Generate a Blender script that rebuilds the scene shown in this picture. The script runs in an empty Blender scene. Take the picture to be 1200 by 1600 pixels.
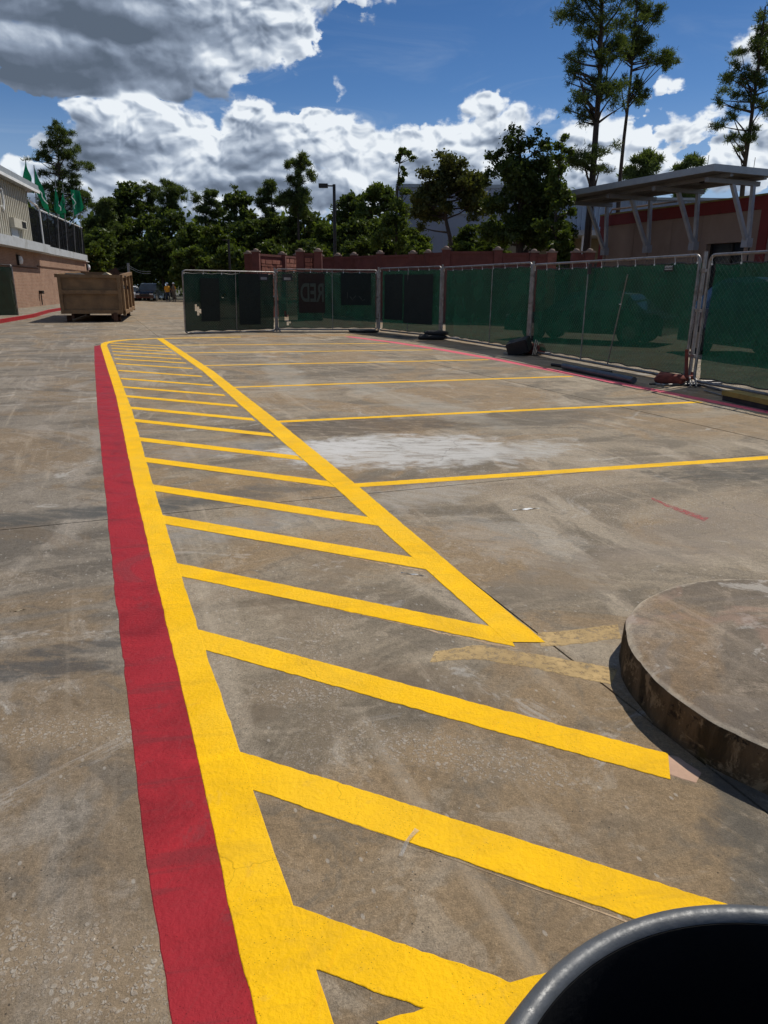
import bpy, bmesh, math, random
import numpy as np
from mathutils import Vector, Matrix, noise as mnoise

SC = bpy.context.scene
COL = SC.collection
rad = math.radians
random.seed(7)

# ---------------------------------------------------------------- camera, sky, sun, exposure
F_PX, HY, ROLL, CAM_H = 1110.0, 450.0, rad(0.5), 1.45
PITCH = math.atan((800 - HY) / F_PX)
_F = Vector((0, math.cos(PITCH), -math.sin(PITCH)))
_R0 = Vector((1, 0, 0)); _U0 = _R0.cross(_F)
_R = math.cos(ROLL) * _R0 + math.sin(ROLL) * _U0
_U = -math.sin(ROLL) * _R0 + math.cos(ROLL) * _U0
cd = bpy.data.cameras.new('camera'); cam = bpy.data.objects.new('camera', cd); COL.objects.link(cam)
m = Matrix.Identity(4)
for i in range(3):
    m[i][0] = _R[i]; m[i][1] = _U[i]; m[i][2] = -_F[i]
m[0][3], m[1][3], m[2][3] = 0, 0, CAM_H
cam.matrix_world = m
cd.sensor_fit = 'VERTICAL'; cd.sensor_height = 36.0; cd.lens = 36.0 * F_PX / 1600.0
cd.clip_start = 0.05; cd.clip_end = 6000
SC.camera = cam
SC.view_settings.view_transform = 'Standard'; SC.view_settings.look = 'None'
SC.view_settings.exposure = 0.0; SC.view_settings.gamma = 1.0
SC.view_settings.use_curve_mapping = False

cy = SC.cycles; cy.max_bounces = 6; cy.diffuse_bounces = 3; cy.glossy_bounces = 3; cy.transmission_bounces = 4; cy.transparent_max_bounces = 12
cy.adaptive_threshold = 0.02

SUN_DIR = Vector((0.50, 0.44, 1.0)).normalized()      # towards the sun
SUN_EL = math.asin(SUN_DIR.z); SUN_AZ = math.atan2(SUN_DIR.x, SUN_DIR.y)
sl = bpy.data.lights.new('sun', 'SUN'); sl.energy = 3.9; sl.angle = rad(0.53); sl.color = (1.0, 0.95, 0.86)
so = bpy.data.objects.new('sun', sl); COL.objects.link(so)
so.rotation_euler = (-SUN_DIR).to_track_quat('-Z', 'Y').to_euler(); so.location = (30, 30, 60)

def ray(u, v):
    return _F + _R * ((u - 600) / F_PX) - _U * ((v - 800) / F_PX)
def G(u, v, z=0.0):
    d = ray(u, v); t = (z - CAM_H) / d.z
    return Vector((d.x * t, d.y * t, z))
def P(u, v, Y):
    d = ray(u, v); t = Y / d.y
    return Vector((d.x * t, Y, CAM_H + d.z * t))
CN, SN = 0.9305, 0.3663
def lot(n, mm, z=0.0):
    "parking lot frame: n across the lot, mm away from the viewer"
    return Vector((n * CN - mm * SN, n * SN + mm * CN, z))
def unlot(p):
    return (p.x * CN + p.y * SN, -p.x * SN + p.y * CN)

# ---- node helpers
class NT:
    def __init__(s, tree): s.t = tree; s.n = tree.nodes; s.l = tree.links; s.dim = '3D'
    def node(s, typ, **kw):
        nd = s.n.new(typ)
        for k, v in kw.items(): setattr(nd, k, v)
        return nd
    def put(s, sock, v):
        if isinstance(v, bpy.types.NodeSocket): s.l.new(v, sock)
        elif v is not None: sock.default_value = v
    def math(s, op, a, b=None, c=None, clamp=False):
        nd = s.node('ShaderNodeMath', operation=op, use_clamp=clamp)
        s.put(nd.inputs[0], a)
        if b is not None: s.put(nd.inputs[1], b)
        if c is not None: s.put(nd.inputs[2], c)
        return nd.outputs[0]
    def vmath(s, op, a, b=None):
        nd = s.node('ShaderNodeVectorMath', operation=op)
        s.put(nd.inputs[0], a)
        if b is not None: s.put(nd.inputs[1], b)
        return nd.outputs[1] if op in ('LENGTH', 'DOT_PRODUCT') else nd.outputs[0]
    def noise(s, vec, scale, detail=4, rough=0.55, dist=0.0, col=False, dim=None):
        nd = s.node('ShaderNodeTexNoise', noise_dimensions=dim or s.dim)
        if vec is not None: s.put(nd.inputs['Vector'], vec)
        nd.inputs['Scale'].default_value = scale; nd.inputs['Detail'].default_value = detail
        nd.inputs['Roughness'].default_value = rough; nd.inputs['Distortion'].default_value = dist
        return nd.outputs['Color' if col else 'Fac']
    def voro(s, vec, scale, feature='F1', detail=0, rand=1.0, out='Distance', rough=.5, dim=None):
        nd = s.node('ShaderNodeTexVoronoi', feature=feature, voronoi_dimensions=dim or s.dim)
        s.put(nd.inputs['Vector'], vec); nd.inputs['Scale'].default_value = scale
        if 'Detail' in nd.inputs: nd.inputs['Detail'].default_value = detail
        if 'Roughness' in nd.inputs: nd.inputs['Roughness'].default_value = rough
        nd.inputs['Randomness'].default_value = rand
        return nd.outputs[out]
    def mr(s, v, a, b, c=0.0, d=1.0, smooth=False):
        nd = s.node('ShaderNodeMapRange'); nd.interpolation_type = 'SMOOTHSTEP' if smooth else 'LINEAR'
        s.put(nd.inputs['Value'], v)
        for k, x in zip(('From Min', 'From Max', 'To Min', 'To Max'), (a, b, c, d)): s.put(nd.inputs[k], x)
        return nd.outputs[0]
    def mix(s, f, a, b, blend='MIX'):
        nd = s.node('ShaderNodeMix', data_type='RGBA', blend_type=blend)
        s.put(nd.inputs[0], f)
        for sock, v in ((nd.inputs[6], a), (nd.inputs[7], b)):
            if isinstance(v, (tuple, list)) and len(v) == 3: v = (*v, 1)
            s.put(sock, v)
        return nd.outputs[2]
    def mapping(s, vec, loc=(0, 0, 0), rot=(0, 0, 0), scale=(1, 1, 1), typ='POINT'):
        nd = s.node('ShaderNodeMapping', vector_type=typ)
        s.put(nd.inputs[0], vec); nd.inputs['Location'].default_value = loc
        nd.inputs['Rotation'].default_value = rot; nd.inputs['Scale'].default_value = scale
        return nd.outputs[0]

# ---- world: Nishita sky with procedural clouds laid out by direction
world = bpy.data.worlds.new('World'); SC.world = world; world.use_nodes = True
w = NT(world.node_tree); world.node_tree.nodes.clear()
sky = w.node('ShaderNodeTexSky', sky_type='NISHITA', sun_disc=False)
sky.sun_elevation = SUN_EL; sky.sun_rotation = SUN_AZ
sky.air_density = 1.0; sky.dust_density = 0.25; sky.ozone_density = 3.0; sky.altitude = 50

# cloud masses as seen from the lot: (u, v, half width, half height, strength), turned into azimuth and elevation
_B = [(170, 20, 230, 52, 1.0, -1.0), (60, 80, 150, 50, 1.0, -.9), (210, 100, 150, 50, 1.0, -.8), (330, 40, 130, 62, 1.0, .1), (430, 40, 72, 62, 1.0, .7), (150, -40, 420, 60, 1.0, 0), (420, -60, 150, 70, 1.0, .4),
      (400, 95, 60, 30, .8, .6), (120, 125, 130, 30, .9, -.8), (250, 135, 80, 22, .8, -.1), (330, 110, 60, 40, .9, .3), (70, 10, 80, 30, .8, .3),
      (165, 192, 68, 44, 1, 0.42), (215, 190, 75, 55, 1, 0.57), (265, 225, 80, 55, 1, 0.42), (160, 235, 85, 50, 0.95, -0.18), (320, 245, 50, 34, 0.9, 0.62), (125, 172, 36, 24, 0.8, 0.52),
      (395, 195, 55, 42, 1, 0.77), (440, 220, 60, 45, 1, 0.42), (385, 240, 60, 50, 0.9, -0.18), (500, 190, 44, 30, 0.9, 0.82), (520, 225, 75, 50, 1, 0.52), (524, 138, 16, 30, 0.42, 0.82),
      (590, 245, 70, 42, 1, 0.72), (650, 235, 60, 36, 1, 0.72), (715, 230, 70, 40, 0.95, 0.82), (757, 165, 56, 34, 0.72, 0.77), (812, 190, 46, 36, 0.75, 0.62), (770, 215, 60, 40, 0.9, 0.42),
      (529, 14, 26, 26, 0.36, 0.72), (15, 262, 60, 24, 0.85, 0.52), (-40, 262, 60, 30, 0.85, 0.42),
      (935, 215, 62, 42, 0.9, 0.82), (985, 225, 40, 30, 0.8, 0.82), (1046, 142, 30, 34, 0.34, 0.72), (1022, 178, 56, 34, 0.42, 0.62), (1065, 208, 80, 36, 0.6, 0.57), (1105, 185, 40, 24, 0.42, 0.62),
      (960, 275, 120, 42, 0.95, 0.52), (1140, 260, 90, 36, 0.9, 0.52), (1165, 78, 54, 42, 0.55, 0.72), (1215, 70, 70, 52, 0.7, 0.62), (1185, 210, 80, 50, 0.65, 0.52), (1125, 215, 60, 34, 0.5, 0.67),
      (470, 290, 300, 40, 0.95, 0.02), (150, 300, 220, 50, 0.95, -0.28), (720, 280, 180, 36, 0.8, 0.22), (330, 325, 330, 34, 0.8, 0.42), (600, 330, 120, 22, 0.7, 0.72)]
def azel(u, v):
    d = ray(u, v).normalized(); return math.atan2(d.x, d.y) * 1110, math.asin(d.z) * 1110
BL = []
for (u_, v_, ru_, rv_, st_, bi_) in _B:
    a0, e0 = azel(u_, v_); a1, _ = azel(u_ + 20, v_); _, e1 = azel(u_, v_ - 20)
    BL.append((a0, e0, ru_ * (a1 - a0) / 20, rv_ * (e1 - e0) / 20, st_, bi_))
def cloud_group(name, fine):
    grp = bpy.data.node_groups.new(name, 'ShaderNodeTree')
    grp.interface.new_socket('Vec', in_out='INPUT', socket_type='NodeSocketVector')
    for nm in ('Density', 'Base', 'Billow', 'Lobe'): grp.interface.new_socket(nm, in_out='OUTPUT', socket_type='NodeSocketFloat')
    g = NT(grp); gi = g.node('NodeGroupInput'); go_ = g.node('NodeGroupOutput')
    gv = gi.outputs[0]       # (azimuth, elevation, 0) in units of 1/1110 rad
    acc = None; sw = None; sv = None
    warp = g.vmath('SUBTRACT', g.noise(g.vmath('MULTIPLY', gv, (0.013, 0.017, 0)), 1.0, 2, .6, col=True, dim='2D'), (0.5, 0.5, 0.5))
    gvw = g.vmath('ADD', gv, g.vmath('MULTIPLY', warp, (60, 26, 0)))
    for (a, e, ra, re, st, bi) in BL:
        q = g.vmath('MULTIPLY', g.vmath('SUBTRACT', gvw, (a, e, 0)), (1 / ra, 1 / re, 0))
        d = g.math('MULTIPLY_ADD', g.vmath('DOT_PRODUCT', q, q), -0.62, st)
        acc = d if acc is None else g.math('SMOOTH_MAX', acc, d, 0.10)
        if not fine:      # which lobe, and how far up it we are looking
            wt = g.math('POWER', g.math('MAXIMUM', g.math('ADD', d, 0.6), 0.0), 6.0)
            val = g.math('ADD', g.vmath('DOT_PRODUCT', q, (0.30, 1.0, 0)), bi)
            sw = wt if sw is None else g.math('ADD', sw, wt)
            sv = g.math('MULTIPLY', wt, val) if sv is None else g.math('MULTIPLY_ADD', wt, val, sv)
    # the sky outside the picture carries the same kind of scattered cumulus
    sep = g.node('ShaderNodeSeparateXYZ'); g.put(sep.inputs[0], gv)
    away = g.mr(g.math('ABSOLUTE', sep.outputs[0]), 700, 1000, 0, 1, True)
    high = g.mr(sep.outputs[1], 440, 620, 0, 1, True)
    outm = g.math('MAXIMUM', away, high)
    big = g.noise(g.vmath('MULTIPLY', gv, (0.0022, 0.0042, 0)), 1.0, 2, .55, dim='2D')
    rnd = g.math('MULTIPLY_ADD', big, 6.0, -3.1)
    acc = g.math('MAXIMUM', acc, g.math('MULTIPLY_ADD', outm, g.math('ADD', rnd, 3.0), -3.0))
    base = g.math('MINIMUM', g.math('MAXIMUM', acc, -2.0), 1.0)
    dd = g.math('MULTIPLY_ADD', g.math('MAXIMUM', g.math('SUBTRACT', base, 0.40), 0.0), 1.6, base)
    vn = g.vmath('MULTIPLY', gvw, (0.026, 0.040, 0))
    bil = g.math('MULTIPLY_ADD', g.voro(vn, 1.0, 'F1', 3 if fine else 1, rough=.5, dim='2D'), -1.0, 0.46)
    sb = g.node('ShaderNodeTexVoronoi', feature='SMOOTH_F1', voronoi_dimensions='2D'); g.put(sb.inputs['Vector'], vn); sb.inputs['Scale'].default_value = 1.1; sb.inputs['Smoothness'].default_value = .6; sb.inputs['Detail'].default_value = 2 if fine else 0; sb.inputs['Roughness'].default_value = .42
    fb = g.math('MULTIPLY_ADD', g.noise(g.vmath('MULTIPLY', gv, (0.02, 0.026, 0)), 1.0, 7 if fine else 2, .6, dim='2D'), 2.0, -1.0)
    dd = g.math('MULTIPLY_ADD', bil, 0.55, dd)
    dd = g.math('MULTIPLY_ADD', fb, 0.85, dd)
    g.put(go_.inputs[0], dd); g.put(go_.inputs[1], g.math('MULTIPLY_ADD', fb, 0.55, base)); g.put(go_.inputs[2], g.math('MULTIPLY', sb.outputs['Distance'], -1.0))
    if not fine: g.put(go_.inputs[3], g.math('DIVIDE', sv, g.math('ADD', sw, 0.0005)))
    return grp
CG_FINE, CG_SOFT = cloud_group('cloud_fine', True), cloud_group('cloud_soft', False)

tc = w.node('ShaderNodeTexCoord'); sx = w.node('ShaderNodeSeparateXYZ'); w.put(sx.inputs[0], tc.outputs['Generated'])
az = w.math('MULTIPLY', w.math('ARCTAN2', sx.outputs[0], sx.outputs[1]), 1110)
el = w.math('MULTIPLY', w.math('ARCSINE', sx.outputs[2]), 1110)
cx = w.node('ShaderNodeCombineXYZ'); w.put(cx.inputs[0], az); w.put(cx.inputs[1], el)
v0 = cx.outputs[0]
def dens(off, gr=CG_FINE):
    nd = w.node('ShaderNodeGroup'); nd.node_tree = gr
    w.put(nd.inputs[0], w.vmath('ADD', v0, off)); return nd.outputs
o0 = dens((0, 0, 0)); o1 = dens((3.5, 6.5, 0)); o2 = dens((0, 0, 0), CG_SOFT)
d0 = o0[0]
alpha = w.mr(d0, 0.0, w.mr(w.noise(w.vmath('MULTIPLY', v0, (0.012, 0.02, 0)), 1.0, 2, dim='2D'), .35, .65, .16, .75), 0, 1, True)
lit = w.mr(o2[3], -1.15, 1.25, 0.0, 1.0)
edge = w.mr(d0, 0.0, 0.9, 0.38, 0.0, True)
grad = w.math('SUBTRACT', o0[2], o1[2])
fbd = w.math('SUBTRACT', o0[1], o1[1])
bright = w.math('ADD', lit, w.math('MULTIPLY', edge, w.math('MULTIPLY_ADD', lit, 0.9, 0.1)))
bright = w.math('ADD', bright, w.math('MULTIPLY', grad, w.math('MULTIPLY_ADD', lit, 1.1, 0.02)))
bright = w.math('MULTIPLY_ADD', fbd, 0.35, bright)
streak = w.math('MULTIPLY_ADD', w.noise(w.vmath('MULTIPLY', v0, (0.009, 0.019, 0)), 1.0, 3, .5, .3, dim='2D'), 1.3, -0.60)
bright = w.math('ADD', bright, streak, clamp=True)
crn = w.node('ShaderNodeValToRGB'); w.put(crn.inputs[0], bright)
cr = crn.color_ramp
cr.elements[0].position = 0.0; cr.elements[0].color = (1.05, 1.38, 1.9, 1)
cr.elements[1].position = 1.0; cr.elements[1].color = (8.4, 8.9, 9.4, 1)
for p_, c_ in ((0.18, (1.5, 1.9, 2.6, 1)), (0.45, (2.7, 3.3, 4.3, 1)), (0.72, (5.2, 5.9, 6.9, 1))):
    e_ = cr.elements.new(p_); e_.color = c_
# thin high cirrus
ci = w.noise(w.vmath('MULTIPLY', v0, (0.004, 0.015, 0)), 1.0, 5, .62, .8, dim='2D')
cim = w.math('MULTIPLY', w.mr(ci, 0.5, 0.85, 0, 0.40, True), w.mr(el, 200, 330, 1, 0.15))
skyc = w.mix(1.0, sky.outputs[0], w.mix(w.mr(el, 150, 350, 0, 1), (0.44, 0.60, 0.80), (0.27, 0.45, 0.66)), 'MULTIPLY')
lowhaze = w.math('MULTIPLY', w.mr(el, 40, 260, 0.85, 0.0, True), 1.0)
skyc = w.mix(lowhaze, skyc, (3.3, 4.5, 6.3))
skyc = w.mix(cim, skyc, (5.2, 6.0, 7.0))
final = w.mix(alpha, skyc, crn.outputs[0])
bg = w.node('ShaderNodeBackground'); w.put(bg.inputs[0], final); bg.inputs[1].default_value = 0.1
wo = w.node('ShaderNodeOutputWorld'); w.l.new(bg.outputs[0], wo.inputs[0])

world.cycles.sampling_method = 'MANUAL'; world.cycles.sample_map_resolution = 256

# ---------------------------------------------------------------- materials
MATS = {}
def new_mat(name):
    mt = bpy.data.materials.new(name); mt.use_nodes = True
    t = NT(mt.node_tree); mt.node_tree.nodes.clear()
    out = t.node('ShaderNodeOutputMaterial'); MATS[name] = mt
    return mt, t, out
def principled(t, out, col=None, rough=.6, metal=0.0, normal=None, spec=None):
    b = t.node('ShaderNodeBsdfPrincipled')
    if isinstance(col, (tuple, list)): col = (*col[:3], 1)
    t.put(b.inputs['Base Color'], col); t.put(b.inputs['Roughness'], rough); t.put(b.inputs['Metallic'], metal)
    if spec is not None: t.put(b.inputs['Specular IOR Level'], spec)
    if normal is not None: t.l.new(normal, b.inputs['Normal'])
    if out is not None: t.l.new(b.outputs[0], out.inputs[0])
    return b
def bump(t, h, strength=.3, dist=.01, normal=None):
    nd = t.node('ShaderNodeBump'); t.put(nd.inputs['Height'], h)
    nd.inputs['Strength'].default_value = strength; nd.inputs['Distance'].default_value = dist
    if normal is not None: t.l.new(normal, nd.inputs['Normal'])
    return nd.outputs[0]
def simple(name, col, rough=.6, metal=0.0, var=.2, scale=6.0, dirt=None, bs=.2, bd=.004, spec=None, stretch=(1, 1, 1)):
    "painted or plain surface with mottled wear"
    mt, t, out = new_mat(name)
    geo = t.node('ShaderNodeNewGeometry'); pos = t.vmath('MULTIPLY', geo.outputs['Position'], stretch)
    n1 = t.noise(pos, scale, 5, .6); n2 = t.noise(pos, scale * 9, 3, .6)
    dk = tuple(c * (1 - var) for c in col); lt = tuple(min(1, c * (1 + var)) for c in col)
    c = t.mix(t.mr(n1, .3, .7), dk, lt)
    if dirt: c = t.mix(t.mr(t.noise(pos, scale * .45, 6, .65, .4), .52, .72, 0, .7, True), c, dirt)
    r = t.mr(n2, .3, .7, max(.02, rough - .1), min(1, rough + .1))
    principled(t, out, c, r, metal, bump(t, n2, bs, bd), spec)
    return mt

def stain(t, pos, c, rx, ry, rot, wob, edge=.35, nscale=3.0):
    q = t.mapping(pos, (c[0], c[1], 0), (0, 0, rot), (rx, ry, 1), 'TEXTURE')
    q = t.vmath('MULTIPLY', q, (1, 1, 0))
    L = t.vmath('LENGTH', q)
    nn = t.noise(pos, nscale, 6, .65, .3)
    L = t.math('ADD', L, t.math('MULTIPLY', t.math('SUBTRACT', nn, .5), wob))
    return t.mr(L, 1 - edge, 1 + edge, 1, 0, True)
LR = -math.atan2(SN, CN) * -1     # lot frame angle

def concrete(name, base, island=False):
    mt, t, out = new_mat(name); t.dim = '2D'
    geo = t.node('ShaderNodeNewGeometry'); pos = geo.outputs['Position']
    lp = t.mapping(pos, (0, 0, 0), (0, 0, LR), (1, 1, 1), 'TEXTURE')
    str1 = t.noise(t.vmath('MULTIPLY', lp, (.55, 1.6, 1)), 1.0, 7, .62, .7)
    str2 = t.noise(t.vmath('MULTIPLY', lp, (1.6, .55, 1)), .8, 7, .62, .9)
    mid = t.noise(pos, 4.5, 8, .68, .5)
    fine = t.noise(pos, 34, 6, .7)
    grit = t.noise(pos, 210, 4, .75)
    b = base
    dk = (b[0] * .60, b[1] * .60, b[2] * .60); lt = (b[0] * 1.35, b[1] * 1.38, b[2] * 1.45)
    brown = (b[0] * .98, b[1] * .84, b[2] * .66)
    c = t.mix(t.mr(str1, .40, .58, 0, 1, True), dk, b)
    c = t.mix(t.mr(str2, .52, .64, 0, .75, True), c, lt)
    c = t.mix(t.mr(t.noise(pos, .55, 6, .65, 1.1), .47, .60, 0, .9, True), c, brown)
    c = t.mix(t.mr(mid, .54, .66, 0, .5, True), c, lt)
    c = t.mix(t.mr(mid, .45, .34, 0, .6, True), c, dk)
    c = t.mix(t.mr(fine, .3, .7, 0, .55), t.mix(1, c, (.66, .66, .66), 'MULTIPLY'), t.mix(1, c, (1.22, 1.22, 1.22), 'MULTIPLY'))
    c = t.mix(t.mr(grit, .3, .7, 0, .8), t.mix(1, c, (.70, .70, .70), 'MULTIPLY'), t.mix(1, c, (1.28, 1.28, 1.28), 'MULTIPLY'))
    if not island:       # the drive lane slab is greyer and dirtier than the bay slabs
        sxn = t.node('ShaderNodeSeparateXYZ'); t.put(sxn.inputs[0], lp)
        lane = t.mr(t.math('MULTIPLY_ADD', t.noise(pos, 1.2, 4, .6), .5, sxn.outputs[0]), .1, .6, 1, 0, True)
        c = t.mix(t.math('MULTIPLY', lane, .85), c, t.mix(1, c, (.78, .82, .92), 'MULTIPLY'))
    # scuffs of several sizes
    sc1 = t.noise(t.vmath('MULTIPLY', t.mapping(pos, (0, 0, 0), (0, 0, .35), (1, 1, 1)), (3, 14, 1)), 1.0, 6, .7, .6)
    c = t.mix(t.mr(sc1, .55, .74, 0, .5, True), c, t.mix(1, c, (.62, .60, .56), 'MULTIPLY'))
    sc2 = t.noise(t.vmath('MULTIPLY', t.mapping(pos, (0, 0, 0), (0, 0, -.5), (1, 1, 1)), (16, 4, 1)), 1.0, 6, .7, .6)
    c = t.mix(t.mr(sc2, .56, .76, 0, .45, True), c, t.mix(1, c, (1.35, 1.36, 1.38), 'MULTIPLY'))
    g2 = t.noise(pos, 90, 5, .8)
    c = t.mix(t.mr(g2, .36, .64, 0, .6), t.mix(1, c, (.74, .73, .71), 'MULTIPLY'), t.mix(1, c, (1.22, 1.22, 1.21), 'MULTIPLY'))
    # dark brown weathering and chalky bloom, hard edged like dried puddles
    wz = t.noise(pos, .9, 8, .72, .9)
    c = t.mix(t.mr(wz, .56, .63, 0, .36, True), c, (b[0] * .46, b[1] * .40, b[2] * .34))
    ch = t.noise(t.vmath('ADD', t.vmath('MULTIPLY', lp, (1.0, 1.5, 1)), (31.0, 7.0, 0)), 1.1, 9, .76, .8)
    c = t.mix(t.mr(ch, .60, .68, 0, .42, True), c, (.50, .475, .43))
    # tyre and drag streaks
    stk = t.noise(t.vmath('MULTIPLY', lp, (7.0, .35, 1)), 1.0, 5, .6, .25)
    c = t.mix(t.mr(stk, .58, .76, 0, .26, True), c, lt)
    stk2 = t.noise(t.vmath('MULTIPLY', t.mapping(pos, (0, 0, 0), (0, 0, .9), (1, 1, 1)), (9.0, .5, 1)), 1.0, 5, .6, .25)
    c = t.mix(t.mr(stk2, .60, .76, 0, .24, True), c, dk)
    # exposed aggregate where the surface has scaled off
    patch = t.noise(pos, 1.1, 5, .62, .6)
    pm = t.mr(patch, .56, .70, 0, 1, True)
    scaled = [(G(130, 1140), .34, .10, .1), (G(190, 1530), .17, .12, .3), (G(700, 1175), .45, .10, -.35), (G(470, 1080), .22, .09, 0),
              (G(860, 760), .9, .35, .3), (G(60, 1480), .14, .1, 0), (G(1130, 800), 1.0, .4, .2)]
    if not island:
        for (p_, rx, ry, ro) in scaled: pm = t.math('MAXIMUM', pm, stain(t, pos, p_, rx, ry, ro, 1.1, .5, 7.0))
    v = t.voro(t.vmath('ADD', pos, t.vmath('MULTIPLY', t.noise(pos, 60, 2, col=True), (.012, .012, 0))), 110, 'F1'); vc = t.voro(pos, 110, 'F1', out='Color')
    sv = t.node('ShaderNodeSeparateXYZ'); t.put(sv.inputs[0], vc)
    stone = t.math('MULTIPLY', t.mr(v, .42, .30), t.math('GREATER_THAN', sv.outputs[0], .62))
    stone2 = t.math('MULTIPLY', t.mr(t.voro(pos, 42, 'F1'), .30, .22), t.math('GREATER_THAN', t.noise(pos, 17, 2), .53))
    stone = t.math('MULTIPLY', t.math('MAXIMUM', stone, stone2), pm)
    c = t.mix(t.math('MULTIPLY', pm, .28), c, (b[0] * .95, b[1] * .86, b[2] * .74))
    c = t.mix(t.math('MULTIPLY', stone, .5), c, t.mix(sv.outputs[1], (.30, .24, .18), (.52, .48, .42)))
    # pinholes and droppings
    hol = t.math('MULTIPLY', t.mr(t.voro(pos, 23, 'F1'), .060, .04), t.math('GREATER_THAN', t.noise(pos, 5, 3), .62))
    c = t.mix(t.math('MULTIPLY', hol, .7), c, (.03, .027, .022))
    fl = t.math('MULTIPLY', t.mr(t.voro(t.vmath('MULTIPLY', lp, (1, .55, 1)), 13, 'F1'), .075, .045), t.math('GREATER_THAN', t.noise(pos, 3.3, 3), .52))
    c = t.mix(t.math('MULTIPLY', fl, .5), c, (.45, .41, .35))
    if name.startswith('island'):
        dcen = t.vmath('LENGTH', t.vmath('MULTIPLY', t.vmath('SUBTRACT', pos, tuple(lot(2.461, 1.556))), (1, 1, 0)))
        dcen = t.vmath('LENGTH', t.vmath('MULTIPLY', t.vmath('SUBTRACT', pos, (1.72, 2.35, 0)), (1, 1, 0)))
        rim_ = t.mr(t.math('ADD', dcen, t.math('MULTIPLY', t.noise(pos, 14, 5, .7), .05)), .775, .80, 0, .75, True)
        c = t.mix(rim_, c, (.50, .42, .31))
        c = t.mix(t.mr(t.noise(pos, 2.3, 6, .7, .8), .52, .60, 0, .45, True), c, (.17, .14, .11))
        c = t.mix(t.mr(t.noise(pos, 3.1, 6, .7, .5), .60, .67, 0, .5, True), c, (.50, .46, .40))
        c = t.mix(t.mr(t.noise(pos, 1.7, 5, .6, .5), .58, .66, 0, .4, True), c, (.36, .22, .15))
    if not island:
        S = [((2.55, 6.05), 1.05, .66, -.12, 1.0, (.52, .50, .465), .80, .5), ((1.9, 6.3), .5, .35, .3, 1.2, (.56, .54, .51), .7, .4),
             ((3.5, 5.6), .7, .3, .2, 1.2, (.48, .46, .42), .5, .5),
             ((2.1, 4.55), .5, .25, .3, 1.2, (.44, .42, .38), .28, .5), ((2.2, 3.5), .35, .5, .3, 1.2, (.44, .42, .38), .22, .5),
             ((2.6, 7.3), 1.3, .45, 0, 1.1, (.075, .055, .038), .62, .5), ((4.9, 4.25), .9, .22, -.25, 1.0, (.05, .047, .04), .62, .5),
             ((-.9, 4.95), 1.5, .16, 0, 1.0, (.06, .06, .055), .62, .5), ((.6, 5.0), .9, .2, .1, 1.0, (.07, .07, .065), .5, .5),
             ((2.2, 2.9), .5, .22, .2, 1.0, (.21, .165, .115), .55, .5), ((3.6, 3.2), 1.0, .35, .2, 1.0, (.25, .20, .15), .5, .5),
             ((5.0, 7.2), 1.6, .5, .1, 1.1, (.09, .075, .055), .45, .5), ((3.8, 9.0), .35, 2.2, .1, 1.1, (.36, .33, .27), .42, .5),
             ((4.4, 12.2), 1.2, .5, .1, 1.1, (.09, .075, .055), .4, .5), ((2.9, 12.0), .3, 3.0, -.15, 1.1, (.36, .33, .27), .4, .5),
             ((-.55, 2.86), .55, .085, -.25, 1.0, (.055, .055, .055), .6, .5), ((-.22, 2.95), .22, .06, -.1, 1.0, (.05, .05, .05), .55, .5),
             ((1.75, 1.1), .5, .25, .6, 1.0, (.09, .08, .065), .6, .5),
             ((.7, 4.3), .55, .2, .2, 1.0, (.30, .29, .27), .35, .5), ((.9, 6.6), .6, .3, .2, 1.0, (.30, .29, .27), .35, .5)]
        for (cc, rx, ry, ro, wob, colr, st, ed) in S:
            wp = lot(*cc)
            mk = stain(t, pos, wp, rx, ry, LR + ro, wob * 1.5, ed * .55, 2.6 / max(rx, ry) + 1.2)
            brk = t.mr(t.noise(t.vmath('MULTIPLY', t.mapping(pos, (0, 0, 0), (0, 0, ro + .2), (1, 1, 1)), (3, 11, 1)), 1.0, 7, .72, .5), .38, .54, .35, 1, True)
            c = t.mix(t.math('MULTIPLY', t.math('MULTIPLY', mk, brk), min(1, st * 1.15)), c, colr)
        # hairline shrinkage cracks
        ck = t.voro(t.vmath('ADD', pos, t.vmath('MULTIPLY', t.noise(pos, 2.2, 4, .6, col=True), (.35, .35, 0))), .42, 'DISTANCE_TO_EDGE')
        ckm = t.math('MULTIPLY', t.mr(ck, .0035, .0012), t.math('GREATER_THAN', t.noise(pos, .9, 2), .56))
        c = t.mix(t.math('MULTIPLY', ckm, .35), c, (.06, .05, .04))
    broom = t.noise(t.vmath('MULTIPLY', lp, (18, 260, 1)), 1.0, 3, .6)
    h = t.math('ADD', t.math('MULTIPLY', grit, .9), t.math('MULTIPLY', fine, 1.4))
    h = t.math('ADD', h, t.math('MULTIPLY', broom, .35))
    h = t.math('ADD', h, t.math('MULTIPLY', t.math('SUBTRACT', stone, hol), .8))
    r = t.mr(mid, .3, .7, .62, .88)
    principled(t, out, c, r, 0, bump(t, h, .7, .005), .3)
    return mt
M_conc = concrete('lot_concrete', (.395, .320, .225))
M_isl = concrete('island_concrete', (.37, .29, .205), True)
M_walk = concrete('walk_concrete', (.34, .30, .24), True)

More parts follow.
